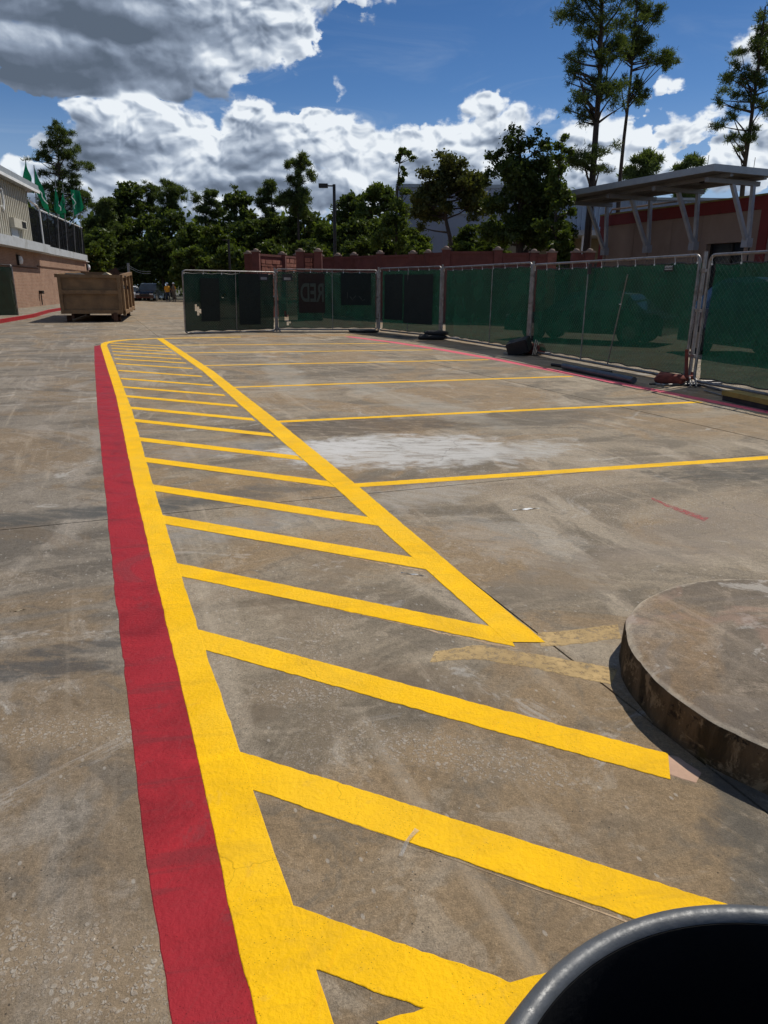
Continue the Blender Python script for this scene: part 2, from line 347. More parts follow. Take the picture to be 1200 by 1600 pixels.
def paint(name, col, wear=.25, dark=None):
    mt, t, out = new_mat(name); t.dim = '2D'
    geo = t.node('ShaderNodeNewGeometry'); pos = geo.outputs['Position']
    fine = t.noise(pos, 34, 6, .7); grit = t.noise(pos, 240, 4, .75); mid = t.noise(pos, 5, 6, .65, .6)
    c = t.mix(t.mr(mid, .3, .7), tuple(x * (1 - wear) for x in col), tuple(min(1, x * (1 + wear * .5)) for x in col))
    c = t.mix(t.mr(t.noise(pos, 1.3, 5, .6, .6), .42, .62, 0, wear * 2.6, True), c, (min(1, col[0] * 1.03), col[1] * 1.12, col[2] * 1.15 + (.03 if col[1] > .3 else 0)))
    stk = t.noise(t.vmath('MULTIPLY', t.mapping(pos, (0, 0, 0), (0, 0, .3), (1, 1, 1)), (40, 2.5, 1)), 1.0, 5, .6, .2)
    c = t.mix(t.mr(stk, .60, .78, 0, .35, True), c, dark or tuple(x * .62 for x in col))
    dirt = t.noise(pos, 2.1, 8, .72, .7)
    c = t.mix(t.mr(dirt, .57, .66, 0, wear * 1.6, True), c, tuple(x * .55 + .03 for x in col))
    thin = t.noise(pos, 11, 8, .78, .4)
    c = t.mix(t.mr(thin, .60, .68, 0, .30, True), c, tuple(x * .70 + .05 for x in col))
    tyre = t.noise(t.vmath('MULTIPLY', t.mapping(pos, (0, 0, 0), (0, 0, -.15), (1, 1, 1)), (1.1, 9, 1)), 1.0, 6, .65, .5)
    c = t.mix(t.mr(tyre, .57, .68, 0, wear * 1.5, True), c, tuple(x * .42 + .02 for x in col))
    crk = t.voro(t.vmath('ADD', pos, t.vmath('MULTIPLY', t.noise(pos, 7, 3, col=True), (.12, .12, 0))), 2.6, 'DISTANCE_TO_EDGE')
    ckk = t.math('MULTIPLY', t.mr(crk, .007, .002), t.math('GREATER_THAN', t.noise(pos, 2.3, 3), .62))
    c = t.mix(t.math('MULTIPLY', ckk, .35), c, tuple(x * .35 for x in col))
    pin = t.math('MULTIPLY', t.mr(t.voro(pos, 60, 'F1'), .10, .06), t.math('GREATER_THAN', t.noise(pos, 9, 3), .56))
    c = t.mix(t.math('MULTIPLY', pin, .7), c, tuple(x * .3 for x in col))
    lump = t.voro(pos, 70, 'SMOOTH_F1', 2)
    h = t.math('ADD', t.math('MULTIPLY', grit, .5), t.math('ADD', t.math('MULTIPLY', fine, 1.5), t.math('MULTIPLY', lump, .5)))
    principled(t, out, c, t.mr(mid, .3, .7, .42, .65), 0, bump(t, h, .75, .0035), .14)
    return mt
M_yel = paint('yellow_paint', (.90, .50, .002), .11, (.86, .40, .002))
M_red = paint('red_paint', (.33, .019, .026), .30, (.27, .035, .038))
M_pink = paint('faded_red_paint', (.70, .13, .17), .08)
def faded(name, col, cover=.5):
    mt, t, out = new_mat(name)
    geo = t.node('ShaderNodeNewGeometry'); pos = geo.outputs['Position']
    n_ = t.noise(pos, 26, 7, .75, .3); n2 = t.noise(pos, 3, 5, .6)
    a = t.math('MULTIPLY', t.mr(n_, cover + .12, cover - .10), t.mr(n2, .3, .6, .55, .95))
    b = principled(t, None, t.mix(t.noise(pos, 12, 4), tuple(x * .8 for x in col), col), .8, 0, bump(t, t.noise(pos, 150, 4, .7), .5, .003))
    tr = t.node('ShaderNodeBsdfTransparent'); mx = t.node('ShaderNodeMixShader')
    t.put(mx.inputs[0], a); t.l.new(tr.outputs[0], mx.inputs[1]); t.l.new(b.outputs[0], mx.inputs[2]); t.l.new(mx.outputs[0], out.inputs[0])
    return mt
M_oldy = faded('old_yellow_paint', (.56, .38, .16), .57)
M_prime = faded('primer_patch', (.66, .42, .29), .85)
M_chalk = faded('red_chalk', (.46, .08, .08), .50)
M_orange = faded('worn_orange_paint', (.62, .33, .10), .55)
M_tanedge = faded('old_paint_edge', (.55, .38, .22), .60)

M_soil = simple('soil', (.075, .07, .045), .95, var=.4, scale=.8)
M_galv = simple('galvanised_steel', (.27, .255, .24), .45, .7, .3, 9, (.12, .085, .06))
M_wire = simple('chain_wire', (.11, .13, .12), .6, .3, .2, 9)
M_black = simple('black_plastic', (.012, .012, .013), .5)
M_bin = simple('grey_plastic', (.080, .085, .090), .48, var=.22, scale=14, dirt=(.12, .125, .13), spec=.5)
M_bininside = simple('bin_liner_black', (.006, .006, .0065), .8, var=.2, scale=10, spec=.1)
M_dump = simple('dumpster_paint', (.21, .122, .052), .7, 0, .25, 3, (.10, .05, .02), .4)
M_dumprust = simple('rusty_steel', (.085, .038, .018), .85, 0, .4, 8)
M_wood = simple('light_timber', (.48, .38, .24), .8, 0, .2, 10, stretch=(1, 8, 8))
M_brownmetal = simple('dark_debris', (.03, .025, .022), .8, 0, .4, 10)
M_cream = simple('cream_siding', (.47, .44, .36), .55, 0, .1, 2, (.34, .29, .21))
M_roofg = simple('grey_fascia', (.30, .32, .33), .5, .2, .12, 3)
M_ledge = simple('ledge_concrete', (.40, .42, .43), .8, 0, .12, 2, (.24, .24, .22))
M_canopy = simple('canopy_steel', (.20, .195, .195), .5, .1, .1, 2)
M_strut = simple('strut_steel', (.34, .35, .38), .45, .2, .12, 4)
M_tan = simple('tan_stucco', (.30, .215, .17), .9, 0, .1, 1.2, (.24, .17, .13), bd=.006)
M_redband = simple('red_band', (.17, .014, .012), .6, 0, .12, 2)
M_redfl = simple('red_flashing', (.22, .18, .05), .6, 0, .2, 3)
M_dark = simple('dark_opening', (.012, .012, .013), .4)
M_blue = simple('blue_grey_siding', (.25, .30, .38), .5, .15, .1, 1)
M_far = simple('pale_grey_panel', (.27, .29, .345), .75, 0, .08, .5)
M_ochre = simple('ochre_wall', (.22, .18, .105), .85, 0, .12, 1)
M_white = simple('white_paint', (.72, .72, .70), .5, 0, .1, 3)
M_maroon = simple('maroon_precast', (.125, .037, .028), .9, 0, .25, 2.5, (.08, .028, .022), bd=.01)
M_stone = simple('red_stone_relief', (.24, .085, .055), .85, 0, .35, 5, (.14, .05, .035), bd=.01)
M_cap = simple('pier_cap', (.24, .17, .13), .8, 0, .25, 6)
M_bark = simple('bark', (.055, .040, .031), .95, 0, .4, 7, (.09, .055, .04), .6, .03, stretch=(1, 1, .3))
M_pole = simple('dark_bronze_pole', (.022, .02, .019), .5, .3)
M_glass = simple('dark_glass', (.02, .025, .03), .08, 0, .1, 1, bs=0)
M_tyre = simple('tyre_rubber', (.02, .02, .02), .85)
M_skin = simple('skin', (.36, .21, .14), .6, 0, .05)
M_vest = simple('safety_vest', (.75, .33, .02), .8, 0, .1)
M_jeans = simple('navy_trousers', (.03, .04, .07), .9, 0, .2)
M_tanc = simple('khaki_clothes', (.20, .16, .11), .9, 0, .2)
M_hat = simple('white_hard_hat', (.75, .75, .73), .35, 0, .03)
M_bag = simple('red_sandbag', (.20, .045, .028), .85, 0, .3, 12, (.10, .035, .025))
M_bagk = simple('black_sandbag', (.018, .018, .018), .8, 0, .3, 12)
M_ywood = simple('yellow_plank', (.30, .21, .045), .75, 0, .25, 6, (.12, .09, .04))
M_pipe = simple('grey_pipe', (.10, .115, .13), .4, .5, .2, 6)
M_mirrorletter = simple('banner_print', (.050, .062, .048), .9, 0, .1)
M_ban = simple('brown_banner', (.020, .012, .008), .9, 0, .2, 3)
M_ban2 = simple('black_banner', (.007, .013, .010), .9, 0, .2, 3)
M_tape, _t, _o = new_mat('clear_tape')
_b = principled(_t, None, (.62, .58, .52), .2, 0, bump(_t, _t.noise(None, 40, 3), .6, .004)); _tr = _t.node('ShaderNodeBsdfTransparent'); _mx = _t.node('ShaderNodeMixShader')
_t.put(_mx.inputs[0], _t.mr(_t.noise(None, 30, 3), .4, .62, .1, .75)); _t.l.new(_tr.outputs[0], _mx.inputs[1]); _t.l.new(_b.outputs[0], _mx.inputs[2]); _t.l.new(_mx.outputs[0], _o.inputs[0])
M_flagw = simple('white_print', (.7, .74, .7), .8)

def brickwall():
    mt, t, out = new_mat('salmon_brick')
    tcn = t.node('ShaderNodeTexCoord'); uvv = tcn.outputs['UV']
    bk = t.node('ShaderNodeTexBrick'); t.put(bk.inputs['Vector'], uvv)
    bk.inputs['Color1'].default_value = (.34, .19, .115, 1); bk.inputs['Color2'].default_value = (.26, .135, .08, 1)
    bk.inputs['Mortar'].default_value = (.40, .31, .24, 1); bk.inputs['Scale'].default_value = 1
    bk.inputs['Brick Width'].default_value = .24; bk.inputs['Row Height'].default_value = .085; bk.inputs['Mortar Size'].default_value = .008
    c = t.mix(t.mr(t.noise(uvv, .8, 6, .6, .5), .35, .7), t.mix(1, bk.outputs[0], (.78, .75, .72), 'MULTIPLY'), bk.outputs[0])
    principled(t, out, c, .9, 0, bump(t, bk.outputs['Fac'], -.4, .01))
    return mt
M_brick = brickwall()

def cloth(name, col, seen=.16, trans=.5):
    mt, t, out = new_mat(name)
    geo = t.node('ShaderNodeNewGeometry'); pos = geo.outputs['Position']
    n1 = t.noise(pos, 1.3, 5, .6, .6); n2 = t.noise(t.vmath('MULTIPLY', pos, (3, 3, .8)), 2.0, 4, .6)
    c = t.mix(t.mr(n1, .3, .7), tuple(x * .7 for x in col), tuple(x * 1.25 for x in col))
    c = t.mix(t.mr(n2, .55, .8, 0, .35), c, tuple(x * .5 + .01 for x in col))
    nb = bump(t, t.math('ADD', t.noise(pos, 5, 5, .6), t.math('MULTIPLY', t.noise(t.vmath('MULTIPLY', pos, (6, 6, .7)), 1.0, 4), .8)), .9, .07)
    df = t.node('ShaderNodeBsdfDiffuse'); tl = t.node('ShaderNodeBsdfTranslucent'); tp = t.node('ShaderNodeBsdfTransparent')
    for nd in (df, tl): t.l.new(c, nd.inputs[0]); t.l.new(nb, nd.inputs['Normal'])
    gl = t.node('ShaderNodeBsdfGlossy'); gl.inputs['Roughness'].default_value = .45; gl.inputs[0].default_value = (.5, .5, .5, 1)
    m1 = t.node('ShaderNodeMixShader'); m1.inputs[0].default_value = trans; t.l.new(df.outputs[0], m1.inputs[1]); t.l.new(tl.outputs[0], m1.inputs[2])
    m3 = t.node('ShaderNodeMixShader'); m3.inputs[0].default_value = .03; t.l.new(m1.outputs[0], m3.inputs[1]); t.l.new(gl.outputs[0], m3.inputs[2])
    m2 = t.node('ShaderNodeMixShader'); m2.inputs[0].default_value = seen; t.l.new(m3.outputs[0], m2.inputs[1]); t.l.new(tp.outputs[0], m2.inputs[2])
    t.l.new(m2.outputs[0], out.inputs[0])
    return mt
M_screen = cloth('green_screen_fabric', (.006, .048, .028), .11, .42)
M_screen_old = cloth('aged_green_screen_fabric', (.007, .034, .022), .035, .30)
M_flag = cloth('green_flag_fabric', (.006, .16, .072), .0, .45)
M_meshblack = cloth('black_rail_mesh', (.012, .013, .015), .30, .3)

def foliage(name, a, b, trans=.32):
    mt, t, out = new_mat(name)
    geo = t.node('ShaderNodeNewGeometry')
    n1 = t.noise(geo.outputs['Position'], .55, 3, .6)
    f = t.math('ADD', t.math('MULTIPLY', geo.outputs['Random Per Island'], .6), t.math('MULTIPLY', n1, .55), clamp=True)
    c = t.mix(f, a, b)
    df = t.node('ShaderNodeBsdfDiffuse'); tl = t.node('ShaderNodeBsdfTranslucent'); t.l.new(c, df.inputs[0])
    t.l.new(t.mix(1, c, (1.25, 1.3, .5), 'MULTIPLY'), tl.inputs[0])
    m1 = t.node('ShaderNodeMixShader'); m1.inputs[0].default_value = trans; t.l.new(df.outputs[0], m1.inputs[1]); t.l.new(tl.outputs[0], m1.inputs[2])
    gl = t.node('ShaderNodeBsdfGlossy'); gl.inputs['Roughness'].default_value = .4; gl.inputs[0].default_value = (.4, .4, .4, 1)
    m2 = t.node('ShaderNodeMixShader'); m2.inputs[0].default_value = .03; t.l.new(m1.outputs[0], m2.inputs[1]); t.l.new(gl.outputs[0], m2.inputs[2])
    t.l.new(m2.outputs[0], out.inputs[0])
    return mt
M_pine = foliage('pine_needles', (.035, .055, .022), (.13, .165, .055), .42)
M_leafd = foliage('dark_leaves', (.030, .048, .016), (.10, .13, .032), .42)
M_leafm = foliage('mid_leaves', (.040, .065, .018), (.12, .155, .036), .42)
M_leafy = foliage('yellow_green_leaves', (.040, .062, .012), (.105, .135, .026), .42)
M_leafo = foliage('olive_leaves', (.045, .055, .016), (.12, .125, .038), .35)

def carpaint(name, col):
    mt, t, out = new_mat(name)
    b = principled(t, out, col, .25); b.inputs['Coat Weight'].default_value = 1; b.inputs['Coat Roughness'].default_value = .04
    return mt
M_car = [carpaint('white_car_paint', (.7, .7, .7)), carpaint('grey_car_paint', (.10, .13, .15)), carpaint('black_car_paint', (.010, .011, .013)), carpaint('blue_car_paint', (.02, .04, .08))]

# ---------------------------------------------------------------- mesh helpers
def link(name, me, mt=None, parent=None, mats=None):
    o = bpy.data.objects.new(name, me); COL.objects.link(o)
    if mt: me.materials.append(mt)
    if mats:
        for x in mats: me.materials.append(x)
    if parent: o.parent = parent
    return o
def tag(o, label=None, cat=None, group=None, kind=None):
    if label: o['label'] = label
    if cat: o['category'] = cat
    if group: o['group'] = group
    if kind: o['kind'] = kind
    return o
def thing(name, label, cat, loc=(0, 0, 0), rz=0.0, group=None):
    o = bpy.data.objects.new(name, None); COL.objects.link(o); o.location = loc; o.rotation_euler = (0, 0, rz)
    o.empty_display_size = .2
    return tag(o, label, cat, group)
class MB:
    "collects verts and faces in one mesh"
    def __init__(s): s.v = []; s.f = []; s.sm = False
    def add(s, vs, fs):
        k = len(s.v); s.v += [tuple(x) for x in vs]; s.f += [tuple(i + k for i in f) for f in fs]; return s
    def box(s, c, size, rz=0.0, M=None):
        x, y, z = (q / 2 for q in size); cr_, sr = math.cos(rz), math.sin(rz)
        vs = []
        for dz in (-z, z):
            for dx, dy in ((-x, -y), (x, -y), (x, y), (-x, y)):
                p = Vector((dx, dy, dz)) if M is None else M @ Vector((dx, dy, dz))
                vs.append((c[0] + p.x * cr_ - p.y * sr, c[1] + p.x * sr + p.y * cr_, c[2] + p.z))
        return s.add(vs, [(3, 2, 1, 0), (4, 5, 6, 7), (0, 1, 5, 4), (1, 2, 6, 5), (2, 3, 7, 6), (3, 0, 4, 7)])
    def boxab(s, a, b):
        return s.box([(a[i] + b[i]) / 2 for i in range(3)], [abs(b[i] - a[i]) for i in range(3)])
    def prism(s, pts, z0, z1):
        n_ = len(pts)
        vs = [(p[0], p[1], z0) for p in pts] + [(p[0], p[1], z1) for p in pts]
        fs = [tuple(range(n_))[::-1], tuple(range(n_, 2 * n_))] + [(i, (i + 1) % n_, n_ + (i + 1) % n_, n_ + i) for i in range(n_)]
        return s.add(vs, fs)
    def beam(s, a, b, wdt, hgt, up=Vector((0, 0, 1))):
        a = Vector(a); b = Vector(b); d = (b - a).normalized(); sd = d.cross(up)
        if sd.length < 1e-4: sd = Vector((1, 0, 0))
        sd.normalize(); u2 = sd.cross(d)
        vs = []
        for q in (a, b):
            for x, y in ((-1, -1), (1, -1), (1, 1), (-1, 1)): vs.append(q + sd * x * wdt / 2 + u2 * y * hgt / 2)
        return s.add(vs, [(3, 2, 1, 0), (4, 5, 6, 7), (0, 1, 5, 4), (1, 2, 6, 5), (2, 3, 7, 6), (3, 0, 4, 7)])
    def tube(s, pts, r, n_=8, closed=False, cap=True):
        pts = [Vector(p) for p in pts]; N = len(pts)
        rs = r if isinstance(r, (list, tuple)) else [r] * N
        k = len(s.v); prev = None
        for i, p in enumerate(pts):
            if closed: d = pts[(i + 1) % N] - pts[i - 1]
            else: d = pts[min(i + 1, N - 1)] - pts[max(i - 1, 0)]
            d.normalize()
            if prev is None:
                a = d.cross(Vector((0, 0, 1)))
                if a.length < .05: a = d.cross(Vector((0, 1, 0)))
            else: a = prev - d * prev.dot(d)
            a.normalize(); prev = a; b = d.cross(a)
            for j in range(n_):
                an = 2 * math.pi * j / n_
                s.v.append(tuple(p + (a * math.cos(an) + b * math.sin(an)) * rs[i]))
        for i in range(N if closed else N - 1):
            i2 = (i + 1) % N
            for j in range(n_): s.f.append((k + i * n_ + j, k + i * n_ + (j + 1) % n_, k + i2 * n_ + (j + 1) % n_, k + i2 * n_ + j))
        if cap and not closed:
            s.f.append(tuple(k + j for j in range(n_))[::-1]); s.f.append(tuple(k + (N - 1) * n_ + j for j in range(n_)))
        s.sm = True
        return s
    def lathe(s, prof, n_=32, c=(0, 0, 0)):
        k = len(s.v)
        for r, z in prof:
            for j in range(n_):
                an = 2 * math.pi * j / n_; s.v.append((c[0] + r * math.cos(an), c[1] + r * math.sin(an), c[2] + z))
        for i in range(len(prof) - 1):
            for j in range(n_): s.f.append((k + i * n_ + j, k + i * n_ + (j + 1) % n_, k + (i + 1) * n_ + (j + 1) % n_, k + (i + 1) * n_ + j))
        s.sm = True
        return s
    def build(s, name, mt, parent=None, smooth=None, kind=None):
        me = bpy.data.meshes.new(name); me.from_pydata(s.v, [], s.f); me.update()
        if (s.sm if smooth is None else smooth):
            me.polygons.foreach_set('use_smooth', [True] * len(me.polygons)); me.update()
            try: me.set_sharp_from_angle(angle=rad(38))
            except Exception: pass
        o = link(name, me, mt, parent)
        if kind: o['kind'] = kind
        return o
def np_mesh(name, V, Fc, mt, parent=None, kind=None):
    "V (n,3), Fc (k,m) with constant m"
    me = bpy.data.meshes.new(name); k, mm = Fc.shape
    me.vertices.add(len(V)); me.vertices.foreach_set('co', V.astype('f4').ravel())
    me.loops.add(k * mm); me.loops.foreach_set('vertex_index', Fc.astype('i4').ravel())
    me.polygons.add(k); me.polygons.foreach_set('loop_start', np.arange(0, k * mm, mm, dtype='i4'))
    me.update(calc_edges=True)
    o = link(name, me, mt, parent)
    if kind: o['kind'] = kind
    return o

# ================================================================ THE GROUND
gm = MB(); gm.box((0, 600, -.53), (5000, 5000, 1.0))
ground = gm.build('ground', M_soil); tag(ground, kind='structure')
NL = [-60, -42, -28, -16, -7.2, 1.675, 6.24, 10.9, 16, 22, 30, 40]
ML = [-9, 4.74, 13.9, 23.1, 32.3, 41.5, 50.7, 60, 70, 84]
for i in range(len(NL) - 1):
    for j in range(len(ML) - 1):
        gn = .0045 if NL[i + 1] == 1.675 else .009 if NL[i + 1] == 6.24 else .005
        gn0 = .0045 if NL[i] == 1.675 else .009 if NL[i] in (1.675, 6.24) else .004
        a = lot(NL[i] + gn0, ML[j] + .005); b = lot(NL[i + 1] - gn, ML[j] + .005)
        c = lot(NL[i + 1] - gn, ML[j + 1] - .005); d = lot(NL[i] + gn0, ML[j + 1] - .005)
        MB().prism([a, b, c, d], -.028, 0).build('concrete_slab', M_conc, ground)

def rough_strip(pl, pr, seg=.05, jit=.0022, z=.004, thick=.0012, seed=0):
    "strip between two polylines (world xy), edges slightly ragged, as a thin coat"
    rr = random.Random(seed)
    def resamp(pp):
        pp = [Vector((p[0], p[1], 0)) for p in pp]
        L = sum((pp[i + 1] - pp[i]).length for i in range(len(pp) - 1)); n_ = max(2, int(L / seg)); return pp, L, n_
    A, LA, n1 = resamp(pl); B, LB, n2 = resamp(pr); n_ = min(520, max(n1, n2))
    def at(pp, L, f):
        dist = f * L
        for i in range(len(pp) - 1):
            d = (pp[i + 1] - pp[i]).length
            if dist <= d or i == len(pp) - 2: return pp[i].lerp(pp[i + 1], min(1, dist / d if d else 0))
            dist -= d
    vs = []; fs = []
    ja = jb = 0
    for i in range(n_ + 1):
        f = i / n_; a = at(A, LA, f); b = at(B, LB, f); d = (b - a).normalized()
        ja = ja * .5 + rr.gauss(0, jit); jb = jb * .5 + rr.gauss(0, jit)
        a2 = a + d * ja; b2 = b + d * jb
        vs += [(a2.x, a2.y, z), (b2.x, b2.y, z), (a2.x - d.x * .002, a2.y - d.y * .002, z - thick), (b2.x + d.x * .002, b2.y + d.y * .002, z - thick)]
    for i in range(n_):
        k = i * 4
        fs += [(k, k + 1, k + 5, k + 4), (k + 2, k, k + 4, k + 6), (k + 1, k + 3, k + 7, k + 5)]
    return MB().add(vs, [f[::-1] for f in fs])
def strip(name, mt, left, right, z=.004, seed=0, jit=.0015, seg=.014):
    return rough_strip([lot(*p) for p in left], [lot(*p) for p in right], seg, jit, z, seed=seed).build(name, mt, ground)

def gl(pts): return [tuple(unlot(G(*p))) for p in pts]
# red fire-lane band outside the yellow border
strip('fire_lane_band', M_red,
      [(.02, -.9), (-.0, 1.16), (-.02, 1.62), (-.03, 2.22), (-.05, 3.46), (-.07, 5.59), (-.10, 9.35), (-.12, 15), (-.12, 19.6)],
      [(.165, -.9), (.165, 1.10), (.165, 1.73), (.165, 2.27), (.155, 3.65), (.145, 5.93), (.15, 10.4), (.09, 15), (.03, 19.9)], .0016, 3)
# yellow border, bends round the far end
strip('border_line', M_yel,
      [(.16, -.9), (.16, 1.10), (.16, 1.73), (.16, 2.27), (.15, 3.65), (.14, 5.93), (.145, 10.4), (.085, 15), (.03, 19.6), (.05, 20.4), (.15, 20.95), (.38, 21.45), (.75, 21.85), (1.55, 22.13), (2.6, 22.17), (4.0, 22.17)],
      [(.31, -.9), (.31, 1.04), (.30, 1.36), (.29, 2.03), (.28, 2.78), (.27, 5.38), (.29, 9.22), (.235, 15), (.18, 19.6), (.20, 20.2), (.28, 20.7), (.48, 21.17), (.82, 21.6), (1.58, 21.92), (2.6, 21.98), (4.0, 22.0)], .0036, 4)
# long diagonal line of the aisle
strip('border_line', M_yel, [(1.56, 21.93), (1.68, 13.1), (1.60, 8.37), (1.56, 4.91), (1.525, 3.46), (1.505, 2.36)],
      [(1.74, 21.93), (1.86, 13.1), (1.80, 7.98), (1.735, 5.0), (1.68, 3.32), (1.655, 2.30)], .0031, 5)
# hatch stripes at 45 degrees
HM = [.35, 1.26, 1.935, 2.855, 3.70, 4.615, 5.435, 6.405, 7.34, 8.45, 9.38, 10.42, 11.42, 12.5, 13.75, 15.0, 16.05, 16.95, 17.9, 18.8, 19.7, 20.55]
for i, m0 in enumerate(HM):
    hw = .098 if i < 12 else .085
    x1 = 1.56 if m0 > 3 else 1.56
    run = x1 - .27
    k = 1.03 + .01 * math.sin(i * 2.3)
    if i == 3: x1 = 1.60; run = x1 - .27; k = 1.09      # ends short of the island, beside the primer patch
    if i == 0: continue
    if i == 1:
        strip('hatch_stripe', M_yel, gl([(440, 1409), (822, 1545)]), gl([(478, 1508), (800, 1627)]), .0026, 21); continue
    if i == 2: x1 = 1.56; run = x1 - .27
    x2 = {3: 1.515, 4: 1.515}.get(i, x1)
    strip('hatch_stripe', M_yel, [(.27, m0 + hw), (x1, m0 + hw - run * k)], [(.27, m0 - hw), (x2, m0 - hw - (x2 - .27) * k)], .0026 if i % 2 else .0023, 20 + i)
# a stripe the other way beside the can
strip('hatch_stripe', M_yel, gl([(590, 1600), (860, 1520)]), gl([(680, 1690), (980, 1595)]), .0041, 61)
# old orange paint showing along one side of the stripes
for i, m0 in enumerate(HM[:8]):
    hw = .098
    strip('old_paint_edge', M_tanedge, [(.42, m0 - hw - .155), (1.52, m0 - hw - 1.26 * 1.04)], [(.50, m0 - hw - .235), (1.50, m0 - hw - 1.26 * 1.04 + .004)], .0012, 80 + i, .006)
# stall lines
for i, (a, b) in enumerate([((1.72, 4.985), (7.5, 4.45)), ((1.77, 7.84), (7.56, 7.47)), ((1.80, 10.88), (7.66, 10.52)), ((1.83, 14.15), (7.75, 13.64)), ((1.80, 17.04), (7.66, 16.29)), ((1.72, 19.41), (7.41, 18.6))]):
    strip('parking_line', M_yel, [(a[0], a[1] + .055), (b[0], b[1] + .055)], [(a[0], a[1] - .055), (b[0], b[1] - .055)], .0021, 40 + i)
# worn far line and the faded old lines by the island
strip('worn_line', M_orange, [(4.0, 22.17), (7.5, 22.2), (9.0, 22.1)], [(4.0, 22.0), (7.5, 22.03), (9.0, 21.95)], .002, 47)
strip('worn_line', M_orange, [(1.9, 22.75), (8.8, 22.7)], [(1.9, 22.6), (8.8, 22.55)], .0018, 48)
strip('faded_line', M_oldy, gl([(840, 990), (900, 984), (965, 976)]), gl([(845, 1010), (905, 1006), (970, 997)]), .0016, 50, .002)
strip('faded_line', M_oldy, gl([(680, 1018), (745, 1008), (850, 1024), (965, 1046)]), gl([(672, 1034), (745, 1029), (850, 1048), (955, 1070)]), .0013, 51, .0025)
strip('primer_patch', M_prime, gl([(1043, 1180), (1060, 1183), (1096, 1208)]), gl([(1033, 1206), (1050, 1212), (1088, 1223)]), .0015, 52, .002)
strip('chalk_mark', M_chalk, gl([(1018, 778), (1060, 794), (1107, 810)]), gl([(1018, 781), (1058, 798), (1100, 815)]), .0015, 53, .006, .03)
# thin red kerb line at the fence
strip('kerb_line', M_pink, [(7.66, 2.0), (7.66, 6.38), (7.68, 7.47), (7.76, 10.52), (7.84, 13.64), (7.78, 16.21), (7.55, 19.0), (7.1, 21.5)],
      [(7.83, 2.0), (7.83, 6.38), (7.86, 7.47), (7.96, 10.52), (8.06, 13.64), (8.02, 16.21), (7.80, 19.0), (7.35, 21.6)], .0018, 54)

# loose grit
rr = random.Random(5)
pv = []; pf = []
for (u, v, su, sv, n_) in [(130, 1140, 70, 35, 70), (200, 1530, 60, 45, 60), (700, 1175, 90, 30, 60), (600, 900, 400, 250, 120), (400, 1250, 350, 250, 90), (860, 770, 120, 30, 60), (520, 1350, 60, 50, 20)]:
    for _ in range(n_):
        uu, vv = rr.gauss(u, su), rr.gauss(v, sv)
        if vv < 560 or vv > 1640: continue
        p = G(uu, vv); nn, mm = unlot(p)
        if nn < .33 and nn > -.1: continue
        s_ = rr.uniform(.0012, .0042) * (1 if vv > 900 else 1.5)
        k = len(pv)
        for (dx, dy, dz) in ((1, 0, 0), (0, 1, 0), (-1, 0, 0), (0, -1, 0), (0, 0, 1)):
            pv.append((p.x + dx * s_ * rr.uniform(.5, 1.3), p.y + dy * s_ * rr.uniform(.5, 1.3), dz * s_ * rr.uniform(.5, 1) + .0005))
        pf += [(k, k + 1, k + 4), (k + 1, k + 2, k + 4), (k + 2, k + 3, k + 4), (k + 3, k, k + 4)]
M_grit = simple('pale_grit', (.42, .36, .28), .85, 0, .5, 60)
gt = MB(); gt.v = pv; gt.f = pf; go = gt.build('gravel', M_grit); tag(go, 'scattered pale grit lying on the concrete lot', 'gravel', kind='stuff')
# strip of clear tape
tp = MB(); a = G(626, 1340); b = G(636, 1318); c = G(652, 1299)
tp.add([(a.x - .006, a.y, .006), (a.x + .006, a.y + .002, .003), (b.x + .007, b.y, .012), (b.x - .006, b.y + .004, .004), (c.x + .006, c.y - .002, .005), (c.x - .007, c.y + .002, .010)], [(0, 1, 2, 3), (3, 2, 4, 5)])
tag(tp.build('tape_scrap', M_tape), 'crumpled strip of clear tape lying beside a yellow stripe', 'tape scrap')
# scraps on the concrete
def scrap(u, v, L, wd, rz, mt, label, cat='paper scrap', name='paper_scrap'):
    p = G(u, v); o_ = MB(); cs, sn = math.cos(rz), math.sin(rz); n_ = 7; vs = []
    for i in range(n_):
        x = (i / (n_ - 1) - .5) * L; wv = wd * (1 - abs(i / (n_ - 1) - .5) * 1.6)
        for sg in (-1, 1): vs.append((p.x + x * cs - sg * wv * sn / 2, p.y + x * sn + sg * wv * cs / 2, .004 + .004 * math.sin(i * 1.9 + sg)))
    o_.add(vs, [(2 * i, 2 * i + 2, 2 * i + 3, 2 * i + 1) for i in range(n_ - 1)])
    tag(o_.build(name, mt), label, cat)
scrap(822, 796, .2, .022, .25, M_white, 'thin white paper shred on concrete above the aisle corner')
scrap(28, 955, .07, .006, .5, M_wood, 'pale curled twig on grey concrete left of the red band', 'twig', 'twig')
scrap(645, 898, .13, .006, -.3, M_white, 'hair-thin white thread between two yellow hatch stripes', 'thread', 'thread')

